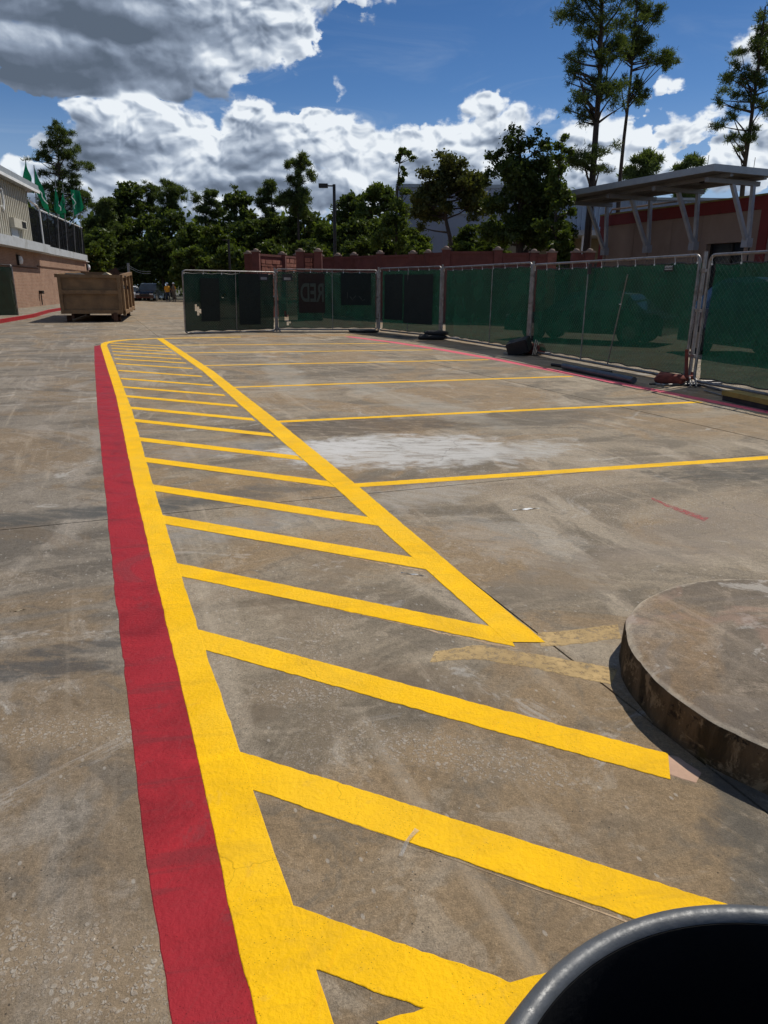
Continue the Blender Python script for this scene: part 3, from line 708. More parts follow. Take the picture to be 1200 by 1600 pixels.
# ---------------------------------------------------------------- round concrete island
IC = Vector((1.72, 2.35, 0)); IR = .785; IH = .15
isl = MB()
isl.lathe([(IR + .004, -.02), (IR + .002, .02), (IR, .10), (IR - .002, IH - .018), (IR - .007, IH - .006), (IR - .018, IH), (IR * .75, IH + .002), (IR * .4, IH + .003), (.001, IH + .003)], 220)
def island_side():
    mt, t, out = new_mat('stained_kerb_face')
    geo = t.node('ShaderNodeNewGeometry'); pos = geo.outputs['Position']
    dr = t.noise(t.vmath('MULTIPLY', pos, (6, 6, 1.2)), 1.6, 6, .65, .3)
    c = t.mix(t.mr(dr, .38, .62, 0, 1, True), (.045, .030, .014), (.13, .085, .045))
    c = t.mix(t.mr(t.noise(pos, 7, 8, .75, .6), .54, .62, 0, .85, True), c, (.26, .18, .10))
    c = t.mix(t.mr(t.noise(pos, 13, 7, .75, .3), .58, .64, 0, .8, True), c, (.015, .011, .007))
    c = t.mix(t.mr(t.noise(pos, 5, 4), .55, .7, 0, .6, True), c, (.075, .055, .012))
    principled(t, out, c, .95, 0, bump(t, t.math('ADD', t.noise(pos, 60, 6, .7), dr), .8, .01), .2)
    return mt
M_islside = island_side()
io = isl.build('concrete_island', None); io.data.materials.append(M_isl); io.data.materials.append(M_islside)
for pl in io.data.polygons:
    pl.material_index = 1 if pl.center.z < IH - .008 and abs(pl.normal.z) < .7 else 0
for vtx in io.data.vertices:
    r_ = math.hypot(vtx.co.x, vtx.co.y)
    if r_ > IR * .8:
        an = math.atan2(vtx.co.y, vtx.co.x)
        k = 1 + .004 * math.sin(an * 7 + 1) + .003 * math.sin(an * 19) + .0045 * mnoise.noise(Vector((math.cos(an) * 9, math.sin(an) * 9, vtx.co.z * 20))) - (.012 * max(0, mnoise.noise(Vector((math.cos(an) * 14, math.sin(an) * 14, 7))) - .25) if vtx.co.z > IH - .02 else 0)
        vtx.co.x *= k; vtx.co.y *= k
io.location = IC
tag(io, 'low round concrete island with dark stained side at the aisle corner', 'kerb island')

# ---------------------------------------------------------------- trash can
BC = Vector((.331, .246, 0))
bt = thing('trash_can', 'round charcoal plastic trash can standing nearest the camera', 'trash can', BC)
b_ = MB(); b_.lathe([(.0005, .03), (.215, .03), (.222, .035), (.232, .10), (.262, .80), (.264, .868), (.272, .874)], 96); b_.build('body', M_bin, bt)
b_ = MB(); b_.lathe([(.2665, .866), (.2835, .868), (.2862, .876), (.2868, .888), (.2855, .8945), (.2825, .8985), (.277, .9003), (.2715, .8992), (.2685, .8965), (.2672, .893)], 128); b_.build('rim', M_bin, bt)
b_ = MB(); b_.lathe([(.2668, .8925), (.2662, .8925), (.2645, .888), (.262, .86), (.256, .80), (.228, .11), (.20, .045), (.0005, .04)], 96); b_.build('liner', M_bininside, bt)
for sgn in (0, 1):
    an = 2.4 + math.pi * sgn; h = MB()
    d = Vector((math.cos(an), math.sin(an), 0)); s2 = Vector((-d.y, d.x, 0))
    h.tube([d * .266 + s2 * -.07 + Vector((0, 0, .78)), d * .31 + s2 * -.06 + Vector((0, 0, .80)), d * .31 + s2 * .06 + Vector((0, 0, .80)), d * .266 + s2 * .07 + Vector((0, 0, .78))], .011, 8)
    h.build('handle', M_bin, bt)

# ================================================================ FENCE PANELS
def fence_panel(A, B, zt, label, lean=0.0, z0=.07, braces=(.5,), group='screened fence panels round the lot', holes=(), weld=0.0, seed=0, cloth_top=.16, sag=.02, mesh=True, fabric=None):
    "A,B: ground points of the two lower corners; lean leans the top away (metres)"
    A = Vector(A); B = Vector(B); d = (B - A); d.z = 0; L = d.length; d.normalize()
    nrm = Vector((d.y, -d.x, 0))
    if nrm.y > 0: nrm = -nrm                      # towards the viewer
    rz = math.atan2(d.y, d.x)
    root = thing('screened_fence', label, 'fence panel', A, rz, group)
    sgn = 1 if (Matrix.Rotation(-rz, 3, 'Z') @ nrm).y > 0 else -1      # viewer side in local y
    def Lc(x, z, off=0): return Vector((x, sgn * (off - lean * z / zt), z))
    r = .10; pts = []
    for (cx_, cz_, a0) in ((L - r, z0 + r, -90), (L - r, zt - r, 0), (r, zt - r, 90), (r, z0 + r, 180)):
        for k in range(6):
            an = rad(a0 + k * 18); pts.append(Lc(cx_ + r * math.cos(an), cz_ + r * math.sin(an)))
    MB().tube(pts, .024, 10, closed=True).build('frame', M_galv, root)
    for f in braces:
        MB().tube([Lc(L * f, z0 + .01, .014), Lc(L * f, zt - .01, .014)], .0125, 8).build('brace', M_galv, root)
    if mesh:
        wm = MB(); sp = .088
        x = -zt
        while x < L:
            for dr in (1, -1):
                segs = []
                z_a, z_b = z0 + .02, zt - .02
                if dr == 1: xa, xb = x, x + (z_b - z_a)
                else: xa, xb = x + (z_b - z_a), x
                # clip to panel
                za, zb = z_a, z_b
                def clipx(xa, za, xb, zb, lo, hi):
                    if xa > xb: xa, za, xb, zb = xb, zb, xa, za
                    if xb < lo or xa > hi: return None
                    if xa < lo: za += (zb - za) * (lo - xa) / (xb - xa); xa = lo
                    if xb > hi: zb = za + (zb - za) * (hi - xa) / (xb - xa); xb = hi
                    return xa, za, xb, zb
                c_ = clipx(xa, za, xb, zb, .02, L - .02)
                if c_:
                    off = .004 if dr == 1 else .007
                    wm.tube([Lc(c_[0], c_[1], off), Lc(c_[2], c_[3], off)], .0011, 3, cap=False)
            x += sp
        wm.build('chain_link', M_wire, root, kind='stuff')
    # screen cloth, behind the links, with a scalloped top held by ties
    rr = random.Random(seed); nx = max(24, int(L / .07)); nz = 26
    vs = []; fs = []; ph = rr.uniform(0, 6)
    zc0, zc1 = z0 + .035, zt - cloth_top * .45
    npt = max(5, int(L / .55))
    for j in range(nz + 1):
        for i in range(nx + 1):
            fx = i / nx; fz = j / nz; x_ = .035 + fx * (L - .07)
            top = zc1 - sag * (1 - abs(math.cos(fx * math.pi * npt))) - .012 * mnoise.noise(Vector((fx * 9 + ph, 0, 3)))
            bot = zc0 + .03 * abs(mnoise.noise(Vector((fx * 6 + ph, 4, 1)))) + .02 * abs(math.sin(fx * npt * math.pi))
            z_ = bot + (top - bot) * fz
            if i in (0, nx): x_ += (1 if i == 0 else -1) * .03 * abs(mnoise.noise(Vector((fz * 5, ph, 2))))
            off = -.065 + .045 * mnoise.noise(Vector((x_ * 1.3 + ph, z_ * .7, 0))) + .020 * mnoise.noise(Vector((x_ * 5 + z_ * 2 + ph, z_ * 1.2, 5))) + .012 * mnoise.noise(Vector((x_ * 11 - z_ * 5 + ph, z_ * 3, 9)))
            vs.append(Lc(x_, z_, off))
    for j in range(nz):
        for i in range(nx):
            fx = (i + .5) / nx; fz = (j + .5) / nz
            if any(abs((fx - hx) * ca + (fz - hz) * sa * .6) / hw + abs(-(fx - hx) * sa + (fz - hz) * ca * .6) / hh < 1 for (hx, hz, hw, hh, ca, sa) in holes): continue
            k = j * (nx + 1) + i; fs.append((k, k + 1, k + nx + 2, k + nx + 1))
    MB().add(vs, fs).build('screen', fabric or M_screen, root, smooth=True)
    hem = MB(); row = [vs[nz * (nx + 1) + i] for i in range(nx + 1)]; hem.tube([Vector(p) + Vector((0, sgn * .006, 0)) for p in row], .011, 5); hem.build('hem', M_black, root)
    row = [vs[i] for i in range(nx + 1)]; MB().tube([Vector(p) + Vector((0, sgn * .006, 0)) for p in row], .010, 5).build('hem', M_black, root)
    for i in range(npt + 1):                      # wire ties with a pale washer
        x_ = .05 + i / npt * (L - .1); q = Lc(x_, zc1 - .015, -.006)
        t_ = MB(); t_.tube([q, Lc(x_ + .008, zt, .026)], .004, 5); t_.box(q + Vector((0, sgn * .008, 0)), (.03, .008, .03)); t_.build('tie', M_white, root)
    return root, L, sgn, Lc, rz

p0a, p0b = G(290, 522), G(431, 518)
p1a, p1b = G(434, 518), G(589, 518)
p2a, p2b = G(593, 519), G(686, 529)
p3a, p3b = G(690, 530), G(822, 552)
p4a, p4b = G(826, 553), G(1068, 599)
p5a = G(1083, 602); d5 = (p4b - p4a).normalized(); p5b = p5a + d5 * 3.75
def hgt(base, px, py): return P(px, py, base.y).z
FP0 = fence_panel(p0a, p0b, 1.92, 'screened fence panel at the open end, its green cloth torn in several places', lean=-.12, seed=1, fabric=M_screen_old, braces=(.55,),
     holes=((.14, .36, .028, .07, 1, .3), (.18, .33, .018, .05, .8, .6), (.42, .62, .012, .05, .8, -.6), (.78, .35, .05, .02, .9, -.3), (.36, .80, .012, .03, 1, 0), (.60, .6, .012, .02, 1, 0)), z0=.03)
FP1 = fence_panel(p1a, p1b, 2.02, 'screened fence panel carrying a brown banner and a black banner', seed=2, braces=(.55,), holes=((.075, .20, .022, .10, 1, .2), (.10, .10, .02, .03, 1, 0)))
FP2 = fence_panel(p2a, p2b, 2.07, 'screened fence panel with two dark overlapping cloths, right of the bannered one', seed=3, braces=(.5,))
FP3 = fence_panel(p3a, p3b, 2.03, 'screened fence panel between the black sandbag stack and the tipped black block', seed=4, braces=(.62,))
FP4 = fence_panel(p4a, p4b, 1.98, 'longest screened fence panel with two slanting braces and a small vendor plate', seed=5, braces=(.42,), cloth_top=.22)
FP5 = fence_panel(p5a, p5b, 1.97, 'nearest screened fence panel, cut off by the picture edge, behind a yellow plank', seed=6, braces=(.45,), cloth_top=.26)
lp_a, lp_b = Vector((-19.6, 33.3, 0)), Vector((-16.75, 33.55, 0))
fence_panel(lp_a, lp_b, 2.3, 'screened fence panel on the walk in front of the brick building', seed=8, fabric=M_screen_old, group='screened fence panels round the lot')
# extra slanting brace on panel 4
root4, L4, sg4, Lc4, rz4 = FP4
MB().tube([Lc4(L4 * .60, .10, .02), Lc4(L4 * .665, 1.72, .02)], .0125, 8).build('brace', M_galv, root4)
MB().tube([Lc4(L4 * .635, 1.20, .02), Lc4(L4 * .655, 1.205, .06)], .008, 6).build('bolt', M_white, root4)
pl = MB().box(Lc4(L4 * .875, 1.80, .035), (.24, .004, .10)); pl = pl.build('vendor_plate', M_pole, root4)
tx = MB(); rr = random.Random(3)
for row_, (zz, hh, n_) in enumerate(((1.825, .030, 8), (1.785, .016, 12))):
    for i in range(n_):
        x_ = L4 * .875 - .10 + i * (.20 / n_)
        tx.box(Lc4(x_ + .008, zz, .040), (.20 / n_ * .34, .002, hh)); tx.box(Lc4(x_ + .014, zz + hh * rr.choice((-.4, 0, .4)), .040), (.20 / n_ * .4, .002, hh * .25))
tx.build('print', M_flagw, pl, kind='stuff')
MB().box(Lc4(L4 * .435, 1.84, .035), (.12, .006, .20)).build('dark_plate', M_pole, root4)
# clamps and posts where two panels meet
def joint(p, zt, label, dirv, extra=0):
    root = thing('fence_post', label, 'fence post', p, 0, 'steel posts where fence panels meet')
    MB().tube([(0, 0, .01), (0, 0, zt)], .030, 10).build('post', M_galv, root)
    for z_ in (.45, 1.15, 1.75):
        c_ = MB(); c_.box((0, 0, z_), (.15, .05, .045), math.atan2(dirv.y, dirv.x)); c_.tube([(0, -.06, z_), (0, .03, z_)], .009, 6); c_.build('clamp', M_galv, root)
    return root
joint((p0b + p1a) / 2 + Vector((0, -.03, 0)), 2.06, 'steel post between the torn end panel and the bannered panel', p1b - p1a)
joint((p1b + p2a) / 2 + Vector((0, -.03, 0)), 2.12, 'steel post at the fence corner right of the black banner', p2b - p2a)
joint((p2b + p3a) / 2 + Vector((.0, -.03, 0)), 2.12, 'steel post behind the black sandbag stack', p3b - p3a)
joint((p3b + p4a) / 2 + Vector((.0, -.03, 0)), 2.06, 'steel post behind the tipped black block', p4b - p4a)
joint((p4b + p5a) / 2 + Vector((.02, .05, 0)), 2.03, 'steel post beside the red sandbag', p5b - p5a)

# banners hung on panel 1 (seen from behind, so the print reads mirrored)
def hang(root_info, x0f, x1f, z0, z1, mt, name, label, off=.03, cat='banner'):
    root_, L_, s_, Lc_, rz_ = root_info
    W0 = root_.matrix_basis
    Mw = Matrix.Translation(root_.location) @ Matrix.Rotation(rz_, 4, 'Z')
    n1_, n2_ = 12, 12; vs = []; fs = []
    for j in range(n2_ + 1):
        for i in range(n1_ + 1):
            x_ = L_ * (x0f + (x1f - x0f) * i / n1_); z_ = z0 + (z1 - z0) * j / n2_
            vs.append(Mw @ Lc_(x_, z_, off + .012 * mnoise.noise(Vector((x_ * 3, z_ * 3, x0f * 9)))))
    for j in range(n2_):
        for i in range(n1_):
            k = j * (n1_ + 1) + i; fs.append((k, k + 1, k + n1_ + 2, k + n1_ + 1))
    o = MB().add(vs, fs).build(name, mt, None, smooth=True)
    if label: tag(o, label, cat)
    return o, Mw
ban, Mw1 = hang(FP1, .215, .475, .62, 1.90, M_ban, 'brown_banner', 'brown banner hung on the fence, its pale lettering showing mirrored from behind')
ban2, _ = hang(FP1, .635, .935, .88, 1.92, M_ban2, 'black_banner', 'black banner hung beside the mirrored brown banner')
ban3, _ = hang(FP2, .10, .42, .45, 1.88, M_ban2, 'black_banner', 'narrower of the two black cloths, hung left of a brace', .028)
ban4, _ = hang(FP2, .44, .90, .38, 1.86, M_ban2, 'black_banner', 'wider of the two black cloths, hung right of a brace', .028)
hang(FP0, .17, .37, .38, 1.70, M_ban2, 'black_banner', 'narrow dark cloth on the torn end panel', .03)
hang(FP0, .58, .82, .25, 1.86, M_ban2, 'black_banner', 'wide dark cloth near the post on the torn end panel', .03)
Lb = FP1[1]; xa, xb = Lb * .215, Lb * .475
curve = bpy.data.curves.new('letters', 'FONT'); curve.body = 'RED'; curve.size = 1.0; curve.extrude = .004; curve.offset = .022
curve.align_x = 'CENTER'; curve.align_y = 'CENTER'
tmp = bpy.data.objects.new('tmp', curve); COL.objects.link(tmp)
dg = bpy.context.evaluated_depsgraph_get(); lm = bpy.data.meshes.new_from_object(tmp.evaluated_get(dg)); bpy.data.objects.remove(tmp)
sxx = [v.co.x for v in lm.vertices]; syy = [v.co.y for v in lm.vertices]
for vv in lm.vertices:
    fx = (vv.co.x - min(sxx)) / (max(sxx) - min(sxx)); fy = (vv.co.y - min(syy)) / (max(syy) - min(syy))
    x_ = xb - .04 * (xb - xa) - fx * (xb - xa) * .88      # mirrored
    vv.co = Mw1 @ FP1[3](x_, .98 + fy * .60, .050 + vv.co.z)
lo = link('letters', lm, M_mirrorletter, ban)
# white chips on the black banner
bl = MB(); Mx = Mw1
for (fx, z_, w_, h_, tl_) in ((.74, 1.10, .16, .025, .9), (.77, 1.14, .14, .025, -.8), (.83, 1.12, .15, .025, .8), (.86, 1.05, .10, .02, -.5), (.70, 1.2, .02, .2, 0)):
    q = Mx @ FP1[3](Lb * fx, z_, .045)
    bl.box(q, (w_, .004, h_), FP1[4], Matrix.Rotation(tl_, 3, 'Y'))
bl.build('print', M_mirrorletter, ban2, kind='stuff')
# small plates at the top of the first joint
for fx, inf in ((.86, FP0), (.11, FP1)):
    q = Matrix.Translation(inf[0].location) @ Matrix.Rotation(inf[4], 4, 'Z')
    pt = MB(); pt.box(inf[3](inf[1] * fx, 1.76, .035), (.34, .01, .22)); b0 = pt.build('dark_plate', M_pole, inf[0])
    MB().box(inf[3](inf[1] * fx, 1.72, .045), (.22, .004, .08)).build('print', M_galv, b0)

# stands, sandbags and rubbish along the fence foot
def sandbag(name, c, size, rz, mt, label, cat='sandbag', tilt=0):
    bm = bmesh.new(); bmesh.ops.create_uvsphere(bm, u_segments=20, v_segments=12, radius=1)
    for v_ in bm.verts:
        x, y, z = v_.co
        x = math.copysign(abs(x) ** .6, x); y = math.copysign(abs(y) ** .7, y); z = math.copysign(abs(z) ** .8, z)
        n_ = mnoise.noise(Vector((x * 2.2 + c[0], y * 2.2, z * 2 + c[1]))) * .16
        v_.co = Vector((x * size[0] / 2 * (1 + n_), y * size[1] / 2 * (1 + n_), z * size[2] / 2 * (1 + n_ * 1.6)))
    me = bpy.data.meshes.new(name); bm.to_mesh(me); bm.free()
    me.polygons.foreach_set('use_smooth', [True] * len(me.polygons))
    o = link(name, me, mt); o.location = (c[0], c[1], c[2] + size[2] / 2 * .92); o.rotation_euler = (0, tilt, rz)
    return tag(o, label, cat)
def stand(p, dirv, label):
    root = thing('fence_stand', label, 'fence stand', p, math.atan2(dirv.y, dirv.x) + math.pi / 2, 'flat steel stands under the fence')
    a_ = MB()
    a_.tube([(-.55, -.12, .02), (.55, -.12, .02), (.6, 0, .02), (.55, .12, .02), (-.55, .12, .02), (-.6, 0, .02)], .017, 8, closed=True); a_.build('foot', M_galv, root)
    a_ = MB(); a_.tube([(0, -.12, .02), (0, 0, .10), (0, .12, .02)], .015, 8); a_.tube([(0, 0, .08), (0, 0, .42)], .016, 8); a_.build('socket', M_galv, root)
for p, dv, lb in (((p0b + p1a) / 2, p1b - p1a, 'steel stand under the post left of the brown banner'), ((p2b + p3a) / 2, p3b - p3a, 'steel stand under the black sandbag stack'),
                  ((p3b + p4a) / 2, p4b - p4a, 'steel stand under the tipped black block'), ((p4b + p5a) / 2, p5b - p5a, 'steel stand under the red sandbag')):
    stand(p, dv, lb)
j3 = (p2b + p3a) / 2
sandbag('sandbag', j3 + Vector((-.25, -.35, 0)), (.85, .42, .16), .1, M_bagk, 'lower black sandbag of the stack at the middle fence post')
sandbag('sandbag', j3 + Vector((-.15, -.30, .13)), (.70, .38, .14), -.15, M_bagk, 'upper black sandbag of the stack at the middle fence post')
j2 = (p1b + p2a) / 2
sandbag('sandbag', j2 + Vector((-.5, -.55, 0)), (1.0, .42, .11), .0, M_bagk, 'flat black sandbag lying at the fence corner')
j4 = (p3b + p4a) / 2
sandbag('sandbag', j4 + Vector((.10, -.22, .02)), (.55, .34, .24), -.5, M_bag, 'dark red sandbag behind the tipped black block')
bx_ = MB(); bx_.box((0, 0, 0), (.50, .38, .30)); o = bx_.build('rubber_block', M_black)
bm = bmesh.new(); bm.from_mesh(o.data); bmesh.ops.bevel(bm, geom=bm.edges[:], offset=.02, segments=2, affect='EDGES'); bm.to_mesh(o.data); bm.free()
o.location = j4 + Vector((-.28, -.42, .20)); o.rotation_euler = (.25, -.28, -.5); tag(o, 'black rubber block tipped against the fence foot', 'rubber block')
st_ = MB()
for i in range(4):
    st_.tube([j4 + Vector((-.02 + i * .045, -.70 + i * .06, .02)), j4 + Vector((.10 + i * .05, -.36 + i * .05, .34 - i * .03))], .013, 8)
tag(st_.build('bracket_bundle', M_galv), 'steel brackets leaning on the tipped black block', 'brackets')
j5 = (p4b + p5a) / 2
sandbag('sandbag', j5 + Vector((-.33, -.06, 0)), (.46, .24, .19), -.35, M_bag, 'brick red sandbag on the stand at the nearest fence post')
br = MB()
br.tube([j5 + Vector((-.04, .0, .05)), j5 + Vector((-.08, .05, .55))], .028, 8); br.tube([j5 + Vector((-.16, -.05, .10)), j5 + Vector((.08, -.02, .12))], .035, 8)
br.tube([j5 + Vector((.02, .0, .10)), j5 + Vector((.06, .03, .18))], .04, 8)
tag(br.build('red_clamp', M_bag), 'rusty red clamp standing at the nearest fence post', 'clamp')
pr_ = MB()
for k in range(2):
    a = j5 + Vector((-.02 + k * .09, -.06, .12)); b = j5 + Vector((-.14 + k * .09, -.42, .015)); pr_.tube([a, a.lerp(b, .5) + Vector((0, 0, .02)), b], .015, 8)
tag(pr_.build('prop_leg', M_galv), 'pair of steel prop legs reaching out to the red kerb line', 'prop legs')
fr = MB(); q = j5 + Vector((-.42, -.20, .015))
fr.tube([q + Vector((-.25, .10, 0)), q + Vector((.55, -.06, 0)), q + Vector((.75, .06, 0)), q + Vector((.0, .22, 0))], .014, 8, closed=True)
tag(fr.build('steel_loop', M_black), 'black steel loop lying under the red sandbag', 'steel loop')
# pipes lying along the foot
def pipe(a, b, r, mt, label, name='steel_pipe', cat='pipe'):
    o_ = MB(); o_.tube([a, b], r, 12); tag(o_.build(name, mt), label, cat)
pipe(G(880, 577) + Vector((0, 0, .06)), G(990, 600) + Vector((0, 0, .06)), .055, M_pipe, 'thick blue-grey pipe lying below the longest fence panel')
pipe(G(862, 572) + Vector((0, 0, .03)), G(955, 585) + Vector((0, 0, .03)), .03, M_pole, 'thin dark pipe lying behind the thick blue-grey one')
pipe(G(1000, 580) + Vector((0, 0, .02)), G(1062, 596) + Vector((0, 0, .02)), .016, M_galv, 'thin pale tube between the longest fence panel and the red sandbag')
pipe(G(1095, 603) + Vector((0, 0, .02)), G(1180, 625) + Vector((0, 0, .02)), .018, M_galv, 'pale tube lying in front of the nearest fence panel')
pipe(G(1100, 612) + Vector((0, 0, .02)), G(1165, 630) + Vector((0, 0, .02)), .012, M_galv, 'thinner pale tube nearer the red kerb line')
for k, (z_, dd_, mt_, lb) in enumerate(((.0, 0, M_brownmetal, 'dark lower timber under the yellow plank'), (.07, -.02, M_ywood, 'yellow plank on dark timber at the picture edge'))):
    a = G(1140, 625); b = G(1260, 652); dv = (b - a).normalized(); o_ = MB(); o_.box((a + b) / 2 + Vector((dd_, 0, z_ + .035)), ((b - a).length, .24, .065), math.atan2(dv.y, dv.x))
    tag(o_.build('timber_plank', mt_), lb, 'plank')

# ================================================================ DUMPSTER
dr_ = rad(16.0)
FRp = Vector((-10.98, 30.8, 0))
dm = thing('dumpster', 'brown steel roll-off dumpster filled with scrap timber', 'dumpster', FRp, dr_)
W, Ld, zb, zf, zr = 2.38, 8.0, .34, 1.86, 2.10
def wallq(p0, p1, z0a, z1a, z0b, z1b, th):   # tapered upright plate
    d = (Vector(p1) - Vector(p0)).normalized(); n_ = Vector((d.y, -d.x)) * th
    v = [(p0[0], p0[1], z0a), (p1[0], p1[1], z0b), (p1[0], p1[1], z1b), (p0[0], p0[1], z1a)]
    v2 = [(x - n_.x, y - n_.y, z) for x, y, z in v]
    return MB().add(v + v2, [(0, 1, 2, 3), (7, 6, 5, 4), (0, 4, 5, 1), (1, 5, 6, 2), (2, 6, 7, 3), (3, 7, 4, 0)])
wallq((-W, 0), (0, 0), zb, zf, zb, zf, .05).build('front_wall', M_dump, dm)
wallq((0, 0), (0, Ld), zb, zf, zb, zr, .05).build('side_wall', M_dump, dm)
wallq((-W, Ld), (-W, 0), zb, zr, zb, zf, .05).build('side_wall', M_dump, dm)
wallq((0, Ld), (-W, Ld), zb, zr, zb, zr, .05).build('rear_gate', M_dump, dm)
MB().box((-W / 2, Ld / 2, zb + .02), (W - .12, Ld - .12, .06)).build('floor_plate', M_dumprust, dm)
for zz, hh in ((zf - .05, .13), (1.19, .15), (zb + .07, .15)):
    MB().box((-W / 2, -.045, zz), (W, .085, hh)).build('front_rail', M_dump, dm)
for x_ in (-W + .06, -.06): MB().box((x_, -.05, (zb + zf) / 2 - .02), (.13, .10, zf - zb - .02)).build('corner_post', M_dump, dm)
for y_ in (.07, 2.6, 5.2, Ld - .08):
    zt_ = zf + (zr - zf) * y_ / Ld - .12
    MB().box((.055, y_, (zb + zt_) / 2 - .04), (.11, .13 if y_ > 1 else .10, zt_ - zb + .10)).build('side_rib', M_dump, dm)
o_ = MB(); o_.beam((.05, .02, zf - .04), (.05, Ld, zr - .04), .12, .14); o_.build('top_rail', M_dump, dm)
o_ = MB(); o_.beam((-W - .05, .02, zf - .04), (-W - .05, Ld, zr - .04), .12, .14); o_.build('top_rail', M_dump, dm)
o_ = MB(); o_.beam((.05, .02, zb + .04), (.05, Ld, zb + .04), .12, .14); o_.build('bottom_rail', M_dump, dm)
for x_ in (-W + .42, -.42): MB().box((x_, Ld / 2, .24), (.10, Ld, .20)).build('skid', M_dumprust, dm)
for x_ in (-W + .22, -.22):
    for y_ in (.45, Ld - .5):
        o_ = MB(); o_.tube([(x_ - .09, y_, .13), (x_ + .09, y_, .13)], .13, 16); o_.build('wheel', M_dumprust, dm)
MB().box((-.30, -.03, .20), (.14, .16, .36)).build('hook_bracket', M_dumprust, dm)
# debris in the dumpster
dmw = Matrix.Translation(FRp) @ Matrix.Rotation(dr_, 4, 'Z')
db = MB(); rr = random.Random(2)
for i in range(38):
    c_ = dmw @ Vector((-rr.uniform(.3, W - .3), rr.uniform(.4, Ld - .4), rr.uniform(1.2, 1.76)))
    db.box(c_, (rr.uniform(.3, 1.3), rr.uniform(.08, .4), rr.uniform(.03, .2)), rr.uniform(0, 3), Matrix.Rotation(rr.uniform(-.4, .4), 3, 'Y'))
tag(db.build('rubble', M_brownmetal), 'dark broken rubble heaped inside the brown dumpster', 'rubble', kind='stuff')
c_ = dmw @ Vector((-.62, .9, 1.66)); pv_ = MB().add([c_ + Vector(v) for v in ((-.55, 0, 0), (.55, 0, -.02), (0.02, .05, .33), (-.5, .5, 0), (.5, .5, 0), (0, .5, .30))], [(0, 1, 2), (0, 2, 5, 3), (1, 4, 5, 2), (3, 5, 4)])
tag(pv_.build('plywood_sheet', M_wood), 'pale plywood sheet poking up from the dumpster', 'plywood')
c_ = dmw @ Vector((-.30, 2.6, 1.72)); pv_ = MB().add([c_ + Vector(v) for v in ((-.9, 0, 0), (.35, 0, 0), (0.0, .05, .52), (-.1, .5, .1))], [(0, 1, 2), (1, 3, 2), (0, 2, 3)])
tag(pv_.build('rusty_sheet', M_dumprust), 'rusty brown sheet standing behind the pale plywood', 'scrap sheet')
sandbag('black_bag', dmw @ Vector((-W + .62, .5, 1.58)), (.9, .5, .36), .2, M_bagk, 'black bag bulging over the dumpster front', 'bag')

# ================================================================ LEFT BUILDING
WD = Vector((-.215, .977, 0)).normalized(); WN = Vector((WD.y, -WD.x, 0))     # along the wall (away), out of the wall (towards the lot)
W0 = Vector((-21.71, 43.82, 0))
def wl(s, off, z): 
    p = W0 + WD * s + WN * off; return Vector((p.x, p.y, z))
def wbox(mb, s0, s1, o0, o1, z0, z1):
    pts = [wl(s0, o0, 0), wl(s1, o0, 0), wl(s1, o1, 0), wl(s0, o1, 0)]
    return mb.prism(pts[::-1], z0, z1)
lb_ = thing('stadium_building', 'brick building with a cream metal press box on its roof', 'building', W0)
def bp(o): o.parent = lb_; o.matrix_parent_inverse = Matrix.Translation(-W0); return o
me = bpy.data.meshes.new('brick_wall')
wa, wb_ = -22, 25.0
me.from_pydata([wl(wa, 0, 0), wl(wb_, 0, 0), wl(wb_, 0, 3.46), wl(wa, 0, 3.46), wl(wa, -9, 0), wl(wb_, -9, 0), wl(wb_, -9, 3.46), wl(wa, -9, 3.46)], [],
    [(0, 1, 2, 3), (1, 5, 6, 2), (4, 0, 3, 7), (5, 4, 7, 6), (3, 2, 6, 7)])
uv = me.uv_layers.new(name='UVMap')
for pl in me.polygons:
    for li in pl.loop_indices:
        co = me.vertices[me.loops[li].vertex_index].co; uv.data[li].uv = ((co - W0).dot(WD) + (co - W0).dot(WN), co.z)
bp(link('brick_wall', me, M_brick))
bp(wbox(MB(), -22, 6.6, .02, .75, 3.463, 3.98).build('concrete_ledge', M_ledge))
bp(wbox(MB(), 6.603, 23.4, .02, .28, 3.52, 4.0).build('concrete_ledge', M_ledge))
bp(wbox(MB(), 6.65, 25.1, .0, .12, 3.463, 3.517).build('wall_cap', M_white))
bp(wbox(MB(), -22, 4.6, -6, -.02, 3.47, 7.10).build('press_box_wall', M_cream))
s_ = -14.0; rib = MB()
while s_ < 4.5:
    wbox(rib, s_, s_ + .16, -.02, .13, 3.99, 7.08); s_ += .42
bp(rib.build('siding_ribs', M_cream, kind='stuff'))
bp(wbox(MB(), -22, 6.2, -6.5, .55, 7.12, 7.56).build('press_box_roof', M_roofg))
bp(wbox(MB(), -22, 6.23, .551, .60, 7.08, 7.24).build('gutter', M_white))
bp(wbox(MB(), -.3, 2.5, .05, .40, 4.62, 5.12).build('service_cabinet', M_cream))
vt = MB()
for k in range(5): wbox(vt, 1.4 + k * .2, 1.5 + k * .2, .401, .42, 4.68, 5.04)
bp(vt.build('vent_slots', M_dark))
bp(wbox(MB(), -.1, 1.4, .046, .14, 3.99, 4.61).build('cabinet_leg', M_ledge))
cv = MB(); cv.tube([wl(-1.6, .10, 6.1), wl(-1.6, .16, 6.5), wl(-1.1, .16, 6.5), wl(-1.0, .16, 5.9), wl(-1.2, .16, 5.4), wl(-1.5, .16, 5.6)], .06, 8); bp(cv.build('cable_loop', M_white))
